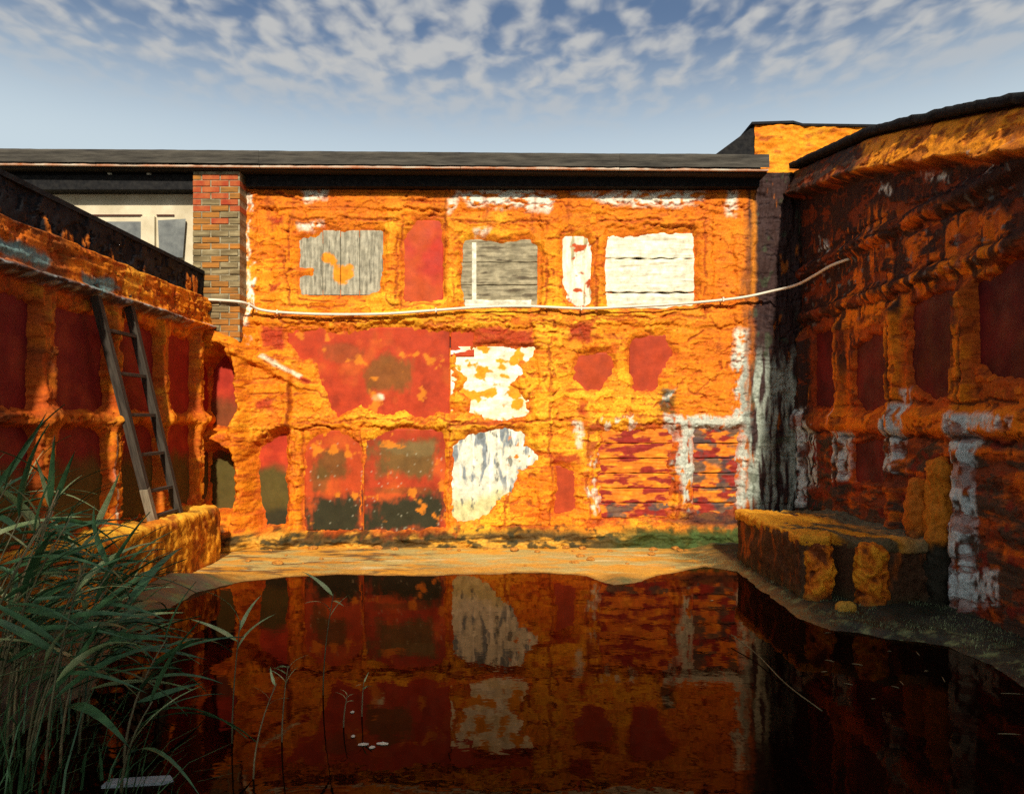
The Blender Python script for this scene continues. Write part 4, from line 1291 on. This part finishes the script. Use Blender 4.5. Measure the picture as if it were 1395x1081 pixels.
def col_drip(P, nr, s_):
    C = np.zeros((len(P), 3)) + np.asarray((.60, .15, .008))
    C = mixc(C, (.76, .30, .016), sm(.15, .6, s_))
    C = mixc(C, (.12, .03, .01), sm(.15, -.25, s_) * .9)
    C = mixc(C, (.05, .03, .015), sm(.16, .02, P[:, 2]) * .8)
    return C


def skew(P):
    """the front runs askew and has a broken notch"""
    P = P.copy()
    near = np.clip((7.4 - P[:, 1]) / 1.0, 0, 1)
    P[:, 1] -= .31 * np.clip((P[:, 0] - 2.62) / .55, 0, 1) * near
    P[:, 1] += .20 * np.exp(-((P[:, 0] - 2.86) / .055) ** 2) * np.clip((6.9 - P[:, 1]) / .5, 0, 1)
    return P


crust_block('body', 2.57, 3.78, 6.40, 8.20, -.15, .56, .035, .034, 5, col_rbody, blkR, n=(60, 80, 30), shear=skew)
crust_block('top_crust', 2.555, 3.78, 6.385, 8.21, .50, .60, .03, .036, 7, col_rtop, blkR, n=(80, 100, 8), shear=skew)
for (px_, dd, r_) in ((1114, 6.40, .10), (1188, 6.17, .125)):
    x = (px_ - CX) / FP * dd
    crust_block('drip_column', x - r_, x + r_, dd - .10, dd + .10, -.05, .57, .07, .045, int(px_), col_drip, blkR, n=(30, 24, 70))

lump = empty('crust_lump', tuple(gpt(1152, 830, .06)), 'small round ochre lump lying on the mossy bank', 'lump')
p = gpt(1152, 830, .06)
crust_block('stone', p.x - .08, p.x + .08, p.y - .06, p.y + .06, 0, .13, .055, .012, 21,
            lambda P, nr, s_: np.zeros((len(P), 3)) + np.asarray((.55, .30, .04)), lump, n=(14, 12, 10))

stub = empty('encrusted_stump', (3.6, 6.1, 0), 'rounded orange double-lobed stump beside the white limed post', 'stump')
crust_block('lobe', 3.50, 3.73, 6.00, 6.26, -.05, 1.28, .11, .045, 23,
            lambda P, nr, s_: mixc(np.zeros((len(P), 3)) + np.asarray((.62, .20, .014)), (.035, .03, .018), sm(.75, .55, P[:, 2] + .15 * s_)), stub, n=(14, 16, 70))
crust_block('lobe', 3.44, 3.66, 6.20, 6.40, -.05, 1.13, .095, .045, 24,
            lambda P, nr, s_: mixc(np.zeros((len(P), 3)) + np.asarray((.56, .16, .014)), (.035, .03, .018), sm(.75, .55, P[:, 2] + .15 * s_)), stub, n=(14, 14, 60))

crumbs = []
for k_ in range(5):
    bm = bmesh.new(); bmesh.ops.create_icosphere(bm, subdivisions=2, radius=1)
    for v in bm.verts:
        v.co *= 1 + .35 * mnoise.noise(v.co * 1.3 + Vector((k_ * 7, 0, 0))) + .15 * mnoise.noise(v.co * 4 + Vector((k_ * 3, 2, 0)))
        v.co.z *= .55
    me = bpy.data.meshes.new('crust_crumb'); bm.to_mesh(me); bm.free()
    me.materials.append(M_CRUMB); crumbs.append(me)
gtree = __import__('mathutils.bvhtree', fromlist=['BVHTree']).BVHTree.FromPolygons([tuple(v) for v in V.tolist()], grid_faces(len(gy), len(gx)).tolist())
for k_ in range(46):
    x = random.uniform(-3.0, 2.4); y = random.choice([random.uniform(8.75, 9.0), random.uniform(7.8, 9.0)])
    hit = gtree.ray_cast(Vector((x, y, 2)), Vector((0, 0, -1)))
    if hit[0] is None or hit[0].z < .01: continue
    r_ = random.choice([.012, .018, .022, .03, .045]) * random.uniform(.8, 1.2)
    o = bpy.data.objects.new('crust_crumb', crumbs[k_ % 5]); col.objects.link(o)
    o.location = (x, y, hit[0].z + r_ * .25); o.scale = (r_ * random.uniform(.8, 1.6), r_, r_); o.rotation_euler = (0, 0, random.uniform(0, 6.3))
    tag(o, 'crumb of fallen crust lying on the silt flat at the foot of the orange wall', 'crumb', 'crumbs of crust on the silt')

# ================================================================== LADDER
lad = empty('wooden_ladder', (-3.5, 7.2, .62), 'old dark wooden ladder leaning on the low side wall, foot on the crusted block', 'ladder')
fN = Vector((-3.42, 7.10, .625)); fF = Vector((-3.42, 7.66, .625)); tN = Vector((-3.60, 6.38, 2.78)); tF = Vector((-3.60, 6.95, 2.78))


def bar(name, a, b, wy_, wx_, mat, parent, side=Vector((0, 1, 0))):
    a = Vector(a); b = Vector(b); t_ = (b - a).normalized()
    s_ = (side - t_ * side.dot(t_)).normalized(); q = t_.cross(s_).normalized()
    L_ = (b - a).length
    me = box_mesh(name, -wy_ / 2, wy_ / 2, -wx_ / 2, wx_ / 2, 0, L_, .004)
    o = link(name, me, mat)
    o.matrix_world = Matrix(((s_.x, q.x, t_.x, a.x), (s_.y, q.y, t_.y, a.y), (s_.z, q.z, t_.z, a.z), (0, 0, 0, 1)))
    o.parent = parent
    o.matrix_parent_inverse = Matrix.Translation(parent.location).inverted()
    return o


cut_ = fN.lerp(tN, .15)
bar('rail', cut_, tN, .062, .075, M_LADDER, lad)
bar('rail_foot', fN, cut_, .064, .077, M_LADPALE, lad)
bar('rail', fF, tF, .062, .075, M_LADDER, lad)
for k in (.02, .135, .30, .475, .65, .825):
    a = fN.lerp(tN, k); b_ = fF.lerp(tF, k)
    bar('rung', a, b_, .032, .045, M_LADDER, lad, side=Vector((0, 0, 1)))

# ================================================================== CABLE
cab = empty('cable', (0, 9, 2.9), 'cream cable sagging across the orange wall and over to the black streaked wall', 'cable')
cpts = [pt(279, 408, 8.80), pt(300, 409, 8.82), pt(326, 411, 8.82), pt(340, 415, 8.92), pt(352, 421, 9.00), pt(378, 425, 9.03), pt(440, 428, 9.04), (pt(520, 427.5, 9.04)), pt(594, 422.5, 9.04),
        pt(650, 418.5, 9.04), pt(715, 417, 9.04), pt(792, 420, 9.04), pt(850, 418, 9.04), pt(930, 413.5, 9.04), pt(1005, 406, 9.02), pt(1050, 397, 8.95), pt(1085, 388, 8.7), pt(1110, 375, 8.35), pt(1132, 362, 8.05), pt(1158, 352, 7.78)]
cs = spline([tuple(p) for p in cpts], 8)
link('wire', tube_mesh('wire', [tuple(p) for p in cs], .017, 8), M_CABLE, cab)
for (px_, py_, dd) in ((378, 425, 9.03), (594, 422.5, 9.04), (792, 420, 9.04), (340, 415, 8.92), (985, 408, 9.02)):
    p = pt(px_, py_, dd)
    link('clip', box_mesh('clip', p.x - .009, p.x + .009, p.y - .024, p.y + .12, p.z - .024, p.z + .028, .003), M_CABLE, cab)

# ================================================================== REEDS
M_LEAF = plain_mat('reed_leaf', (.014, .045, .017), (.085, .19, .065), rough=.5, nscale=5, bump=.1, spec=.4)
M_LEAFY = plain_mat('yellowing_reed_leaf', (.16, .26, .07), (.48, .50, .24), rough=.55, nscale=5, bump=.1, spec=.4)
M_STEM = plain_mat('reed_stem', (.06, .055, .022), (.20, .17, .08), rough=.6, nscale=8, bump=.1)
M_STRAW = plain_mat('dry_straw', (.12, .09, .04), (.30, .24, .12), rough=.7, nscale=9, bump=.1)
for mm in (M_LEAF, M_LEAFY):
    bb = mm.node_tree.nodes['Principled BSDF']
    bb.inputs['Subsurface Weight'].default_value = 0


def leaf_mesh(seed):
    r_ = random.Random(seed)
    L_ = 1.0; n_ = 9
    droop = r_.uniform(.15, .75); V = []; F = []
    side = r_.uniform(-.10, .10)
    for i in range(n_):
        t_ = i / (n_ - 1)
        wd_ = .050 * (math.sin(min(1, t_ * 3.2) * math.pi / 2) * (1 - t_) ** .75 + .02)
        x = t_ * L_; z = .35 * t_ - droop * t_ * t_; y = side * t_ * t_
        V += [(x, y - wd_, z + .010), (x, y, z), (x, y + wd_, z + .010)]
    for i in range(n_ - 1):
        for k in range(2):
            F.append((i * 3 + k, i * 3 + k + 1, i * 3 + k + 4, i * 3 + k + 3))
    me = mesh_np('leaf', np.array(V), np.array(F))
    return me


leafs = [leaf_mesh(i) for i in range(8)]
leafsY = []
for l_ in leafs:
    y_ = l_.copy(); l_.materials.append(M_LEAF); y_.materials.append(M_LEAFY); leafsY.append(y_)


def reed(base, h, lean, ang, nleaf, leaflen, label, group, seed, yellow=.12, first=.35, wind=True, dry=False, name='reed'):
    r_ = random.Random(seed)
    root = empty(name, base, label, 'reed', group)
    pts = []
    for i in range(7):
        t_ = i / 6
        pts.append((lean * math.cos(ang) * t_ ** 1.8, lean * math.sin(ang) * t_ ** 1.8, h * t_ - (lean * .25) * t_ ** 2 - .03 * (i == 0)))
    me = tube_mesh('stem', pts, [(.0062 if wind else .0036) * (1 - .7 * i / 6) + .001 for i in range(7)], 5)
    o = bpy.data.objects.new('stem', me); me.materials.append(M_STRAW if dry else M_STEM); col.objects.link(o); o.parent = root
    for i in range(nleaf):
        t_ = first + (1 - first) * (i + .6) / nleaf
        k = t_ * 6; a = int(min(k, 5)); f = k - a
        p = Vector(pts[a]).lerp(Vector(pts[a + 1]), f)
        if wind:
            az = r_.gauss(.15, .55) + (math.pi if r_.random() < .13 else 0)
        else:
            az = (i % 2) * math.pi + r_.gauss(0, .5)
        l = leaflen * r_.uniform(.65, 1.15) * (1 - .25 * t_)
        pitch = -r_.uniform(-.2, .75) if i < nleaf - 1 else -1.0
        if not wind: pitch = -r_.uniform(.25, 1.0)
        me = (leafsY if r_.random() < yellow else leafs)[r_.randrange(8)]
        o = bpy.data.objects.new('leaf', me); col.objects.link(o); o.parent = root
        o.location = p; o.rotation_euler = (r_.gauss(0, .5), pitch, az); o.scale = (l, l * r_.uniform(.8, 1.2) * (1 if wind else 1.5), l)
    return root


lab_mass = 'green stemmed reed bending over in the dense clump before the low side wall'
lab_dry = 'reed with a dry straw brown stem and green leaves in the dense clump'
k = 0
for i in range(46):
    px_ = random.triangular(-90, 285, 60); dd = random.uniform(3.15, 5.0)
    x = (px_ - CX) / FP * dd
    lim = np.interp(px_, [-90, 0, 80, 130, 200, 285], [590, 625, 655, 745, 815, 900])
    topz = HC - (lim + abs(random.gauss(0, 50)) - CY) / FP * dd
    h = max(.35, topz + .05)
    reed((x - .25, dd, -.02), h, random.uniform(.15, .45) * h / 1.2, random.gauss(.1, .35), random.randint(6, 9), random.uniform(.42, .68), lab_dry if i % 3 == 0 else lab_mass, 'reeds of the dense clump', 900 + i, first=random.uniform(.2, .45), yellow=.16, dry=i % 3 == 0)
# the few that stand apart in open water
sing = [((440, 946), 805, 4, 'single green reed standing alone in open water, with a fresh leaf tuft', .06, .26), ((316, 1012), 842, 4, 'slender reed with two bright leaves at the edge of the clump', .04, .30),
        ((384, 1010), 905, 6, 'short pale reed with a spray of thin leaves, left of the lone reed', .03, .13), ((345, 1060), 925, 4, 'bent yellow reed shoot rising from dark water', .10, .14),
        ((468, 990), 945, 4, 'tiny dry sprig in open water before the lone reed', .02, .08), ((493, 975), 928, 3, 'small faint dry shoot right of the tiny sprig', .01, .08)]
for i, ((bx, by), ty, nl, lb_, ln_, ll) in enumerate(sing):
    p = gpt(bx, by); h = (by - ty) / FP * p.y
    reed(tuple(p), h, ln_, .2, nl, ll * 1.15, lb_, None, 1200 + i, yellow=1.0, first=.70, wind=False, dry=i > 1)

# dense dark undergrowth, beyond counting
bv = []; bf = []
ng = 420
for i in range(ng):
    px_ = random.triangular(-120, 285, 30); dd = random.uniform(2.75, 5.4)
    if px_ > 150 and dd > 4.2: continue
    x = (px_ - CX) / FP * dd - .1
    hh = random.uniform(.25, .9) * np.interp(px_, [-100, 100, 285], [1.0, .85, .45])
    az = random.gauss(.2, .8); ln_ = hh * random.uniform(.2, .8); wd_ = random.uniform(.002, .008)
    b0 = len(bv)
    ca_, sa_ = math.cos(az), math.sin(az)
    for t_ in (0, .35, .7, 1.0):
        w2 = wd_ * (1 - t_) + .0006
        cx_, cy_, cz_ = x + ca_ * ln_ * t_ ** 1.7, dd + sa_ * ln_ * t_ ** 1.7, hh * t_ * (1 - .3 * t_ * t_) - .02
        bv += [(cx_ - sa_ * w2, cy_ + ca_ * w2, cz_), (cx_ + sa_ * w2, cy_ - ca_ * w2, cz_)]
    for j in range(3):
        bf.append((b0 + 2 * j, b0 + 2 * j + 1, b0 + 2 * j + 3, b0 + 2 * j + 2))
ug = link('reed_undergrowth', mesh_np('reed_undergrowth', np.array(bv), np.array(bf)), M_LEAF)
tag(ug, 'dense dark green blades filling the foot of the reed clump', 'grass', kind='stuff')

# mossy fuzz on the right bank, beyond counting
bv = []; bf = []
tries = 0
from mathutils.bvhtree import BVHTree
bank = BVHTree.FromPolygons([tuple(v) for v in V.tolist()], grid_faces(len(gy), len(gx)).tolist())
for i in range(14000):
    x = random.uniform(1.9, 3.7); y = random.uniform(4.2, 8.6)
    hit = bank.ray_cast(Vector((x, y, 2)), Vector((0, 0, -1)))
    if hit[0] is None or hit[0].z < .012 or hit[0].z > .20: continue
    if mnoise.noise(Vector((x * 3, y * 3, 1))) < -.05: continue
    z = hit[0].z - .004
    az = random.uniform(0, 6.28); hh = random.uniform(.008, .03); wd_ = .003; ln_ = random.uniform(-.012, .012)
    b0 = len(bv); c_, s_ = math.cos(az) * wd_, math.sin(az) * wd_
    bv += [(x - c_, y - s_, z), (x + c_, y + s_, z), (x + ln_, y + ln_ * .5, z + hh)]
    bf.append((b0, b0 + 1, b0 + 2))
M_MOSS = plain_mat('pale_moss', (.07, .10, .035), (.34, .40, .20), rough=.9, nscale=8)
mo = link('moss', mesh_np('moss', np.array(bv), np.array(bf), smooth=False), M_MOSS)
tag(mo, 'pale green moss tufts on the bank below the dark block', 'moss', kind='stuff')

# ================================================================== FLOATING THINGS
p0 = gpt(143, 1069); p1 = gpt(236, 1064)
fl = prism_mesh('floating_plank', [(p0.x, p0.y - .03, -.012), (p1.x - .03, p1.y - .03, -.012), (p1.x, p1.y, -.012), (p1.x - .03, p1.y + .035, -.012), (p0.x, p0.y + .035, -.012)],
                [(p0.x, p0.y - .03, .012), (p1.x - .03, p1.y - .03, .012), (p1.x, p1.y, .012), (p1.x - .03, p1.y + .035, .012), (p0.x, p0.y + .035, .012)])
tag(link('floating_plank', fl, M_PLANK), 'pale grey pointed plank floating at the foot of the reeds', 'plank')
bits = [((495, 1014), 14, .1), ((507, 1018), 8, .4), ((521, 1013), 16, -.1), ((480, 970), 5, 0), ((481, 1003), 5, 0)]
for (q, l, a) in bits:
    p = gpt(*q); ll = l / FP * p.y
    me = leafs[2].copy(); me.materials.clear(); me.materials.append(M_CABLE)
    bm_ = prism_mesh('fallen_petal', [(-ll / 2, -.006, .001), (0, -.012, .001), (ll / 2, -.004, .001), (ll / 2, .006, .001), (0, .012, .001), (-ll / 2, .006, .001)],
                     [(-ll / 2, -.006, .004), (0, -.012, .006), (ll / 2, -.004, .004), (ll / 2, .006, .004), (0, .012, .006), (-ll / 2, .006, .004)])
    o = link('floating_leaf', bm_, M_CABLE); o.location = (p.x, p.y, 0); o.rotation_euler = (0, 0, a)
    tag(o, 'tiny cream leaf floating on the dark water before the reeds', 'leaf', 'cream leaves afloat')
straws = [((970, 818), 6, .2), ((1130, 900), 12, -.7), ((1168, 905), 14, -.5), ((1156, 932), 12, -.6), ((1228, 930), 14, 1.4), ((1220, 936), 10, -.8), ((1285, 925), 20, 1.2), ((1250, 890), 18, 1.3), ((1212, 887), 6, 0),
          ((1190, 952), 6, 0), ((1262, 914), 6, 0), ((1380, 945), 30, -.15), ((1375, 1000), 30, -.1), ((1123, 915), 10, .1), ((1128, 862), 10, .1)]
for (q, l, a) in straws:
    p = gpt(*q); ll = l / FP * p.y * 1.0
    d_ = Vector((math.cos(a), math.sin(a), 0)) * ll / 2
    me = tube_mesh('floating_straw', [(-d_.x, -d_.y, .002), (-d_.x * .3, -d_.y * .3, .004), (d_.x * .4, d_.y * .4, .004), (d_.x, d_.y, .002)], [.0015, .003, .0025, .001], 5)
    o = link('floating_straw', me, M_STRAW); o.location = (p.x, p.y, 0)
    tag(o, 'thin pale straw floating in the black water below the mossy bank', 'straw', 'straws afloat')
# long thin twig lying half sunk, running out from the foot of the block
p0, p1 = gpt(996, 873), gpt(1120, 968)
tw = spline([tuple(p0 + Vector((0, 0, .05))), tuple(p0.lerp(p1, .3) + Vector((.02, 0, .03))), tuple(p0.lerp(p1, .7) + Vector((-.02, 0, .012))), tuple(p1)], 6)
tag(link('dead_twig', tube_mesh('dead_twig', [tuple(p) for p in tw], [.004] * len(tw), 5), M_STEM), 'long thin brown twig slanting out over the black water', 'twig')


# ================================================================== TREES ADDED UNSEEN BEHIND THE VIEWER (to shade the reeds and cut sky light)
M_SHADE_BARK = plain_mat('shade_tree_bark', (.04, .03, .022), (.12, .09, .06), rough=.9, nscale=12, stretch=(3, 3, .6), bump=.7, bdist=.02)
M_SHADE_TLEAF = plain_mat('shade_tree_leaf', (.025, .055, .015), (.08, .13, .03), rough=.6, nscale=4, bump=.1)


def shade_tree(base, crown, rad, nleaf, seed, label):
    r_ = random.Random(seed)
    root = empty('shade_tree', base, label, 'shade_tree', None)
    b0 = Vector(base); c0 = Vector(crown)
    trunk = [tuple(b0 + (c0 - b0) * t_ + Vector((.12 * math.sin(t_ * 5 + seed), .1 * math.sin(t_ * 4), 0))) for t_ in (0, .2, .4, .6, .8, 1.0)]
    link('trunk', tube_mesh('trunk', trunk, [.20, .16, .14, .12, .09, .05], 9), M_SHADE_BARK, root)
    for i in range(9):
        a = r_.uniform(0, 6.28); e = r_.uniform(-.2, .9)
        st = Vector(trunk[3]).lerp(Vector(trunk[5]), r_.random())
        en = c0 + Vector((math.cos(a) * math.cos(e), math.sin(a) * math.cos(e), math.sin(e))) * rad * .8
        link('shade_limb', tube_mesh('shade_limb', [tuple(st), tuple(st.lerp(en, .5) + Vector((0, 0, .15))), tuple(en)], [.06, .04, .012], 6), M_SHADE_BARK, root)
    V_ = []; F_ = []
    cl = []
    for i in range(46):
        d_ = Vector((r_.gauss(0, 1), r_.gauss(0, 1), r_.gauss(0, 1))).normalized() * rad * r_.uniform(.35, 1.0)
        cl.append(c0 + Vector((d_.x, d_.y, d_.z * .85)))
    for i in range(nleaf):
        c_ = cl[r_.randrange(len(cl))]
        p_ = c_ + Vector((r_.gauss(0, .22), r_.gauss(0, .22), r_.gauss(0, .18))) * rad / 1.8
        a = Vector((r_.gauss(0, 1), r_.gauss(0, 1), r_.gauss(0, .6))).normalized(); b_ = a.cross(Vector((r_.gauss(0, 1), r_.gauss(0, 1), 1))).normalized()
        l_ = r_.uniform(.10, .18); k_ = len(V_)
        V_ += [tuple(p_ - a * l_), tuple(p_ + b_ * l_ * .45), tuple(p_ + a * l_), tuple(p_ - b_ * l_ * .45)]
        F_.append((k_, k_ + 1, k_ + 2, k_ + 3))
    cr_ = link('crown', mesh_np('crown', np.array(V_), np.array(F_), smooth=False), M_SHADE_TLEAF, root)
    cr_['kind'] = 'stuff'
    return root


for i, (x, y, h_, r_, lb_) in enumerate(((-9.0, -7.5, 8.2, 2.9, 'one of the leafy trees added for shade, farthest along the bank on the reed side, behind the pool'), (-4.6, -6.6, 8.0, 2.8, 'one of the leafy trees added for shade, on the open bank straight across from the low side wall'),
                                      (-.2, -7.6, 7.6, 2.7, 'one of the leafy trees added for shade, on the open bank facing the middle of the orange wall'), (4.2, -6.8, 8.0, 2.8, 'one of the leafy trees added for shade, on the open bank straight across from the tall side wall'),
                                      (8.8, -7.4, 8.2, 3.0, 'one of the leafy trees added for shade, on the open bank beyond the end of the tall side wall'))):
    shade_tree((x, y, .2), (x + .3, y + .2, h_), r_, 7000, 5 + i, lb_)
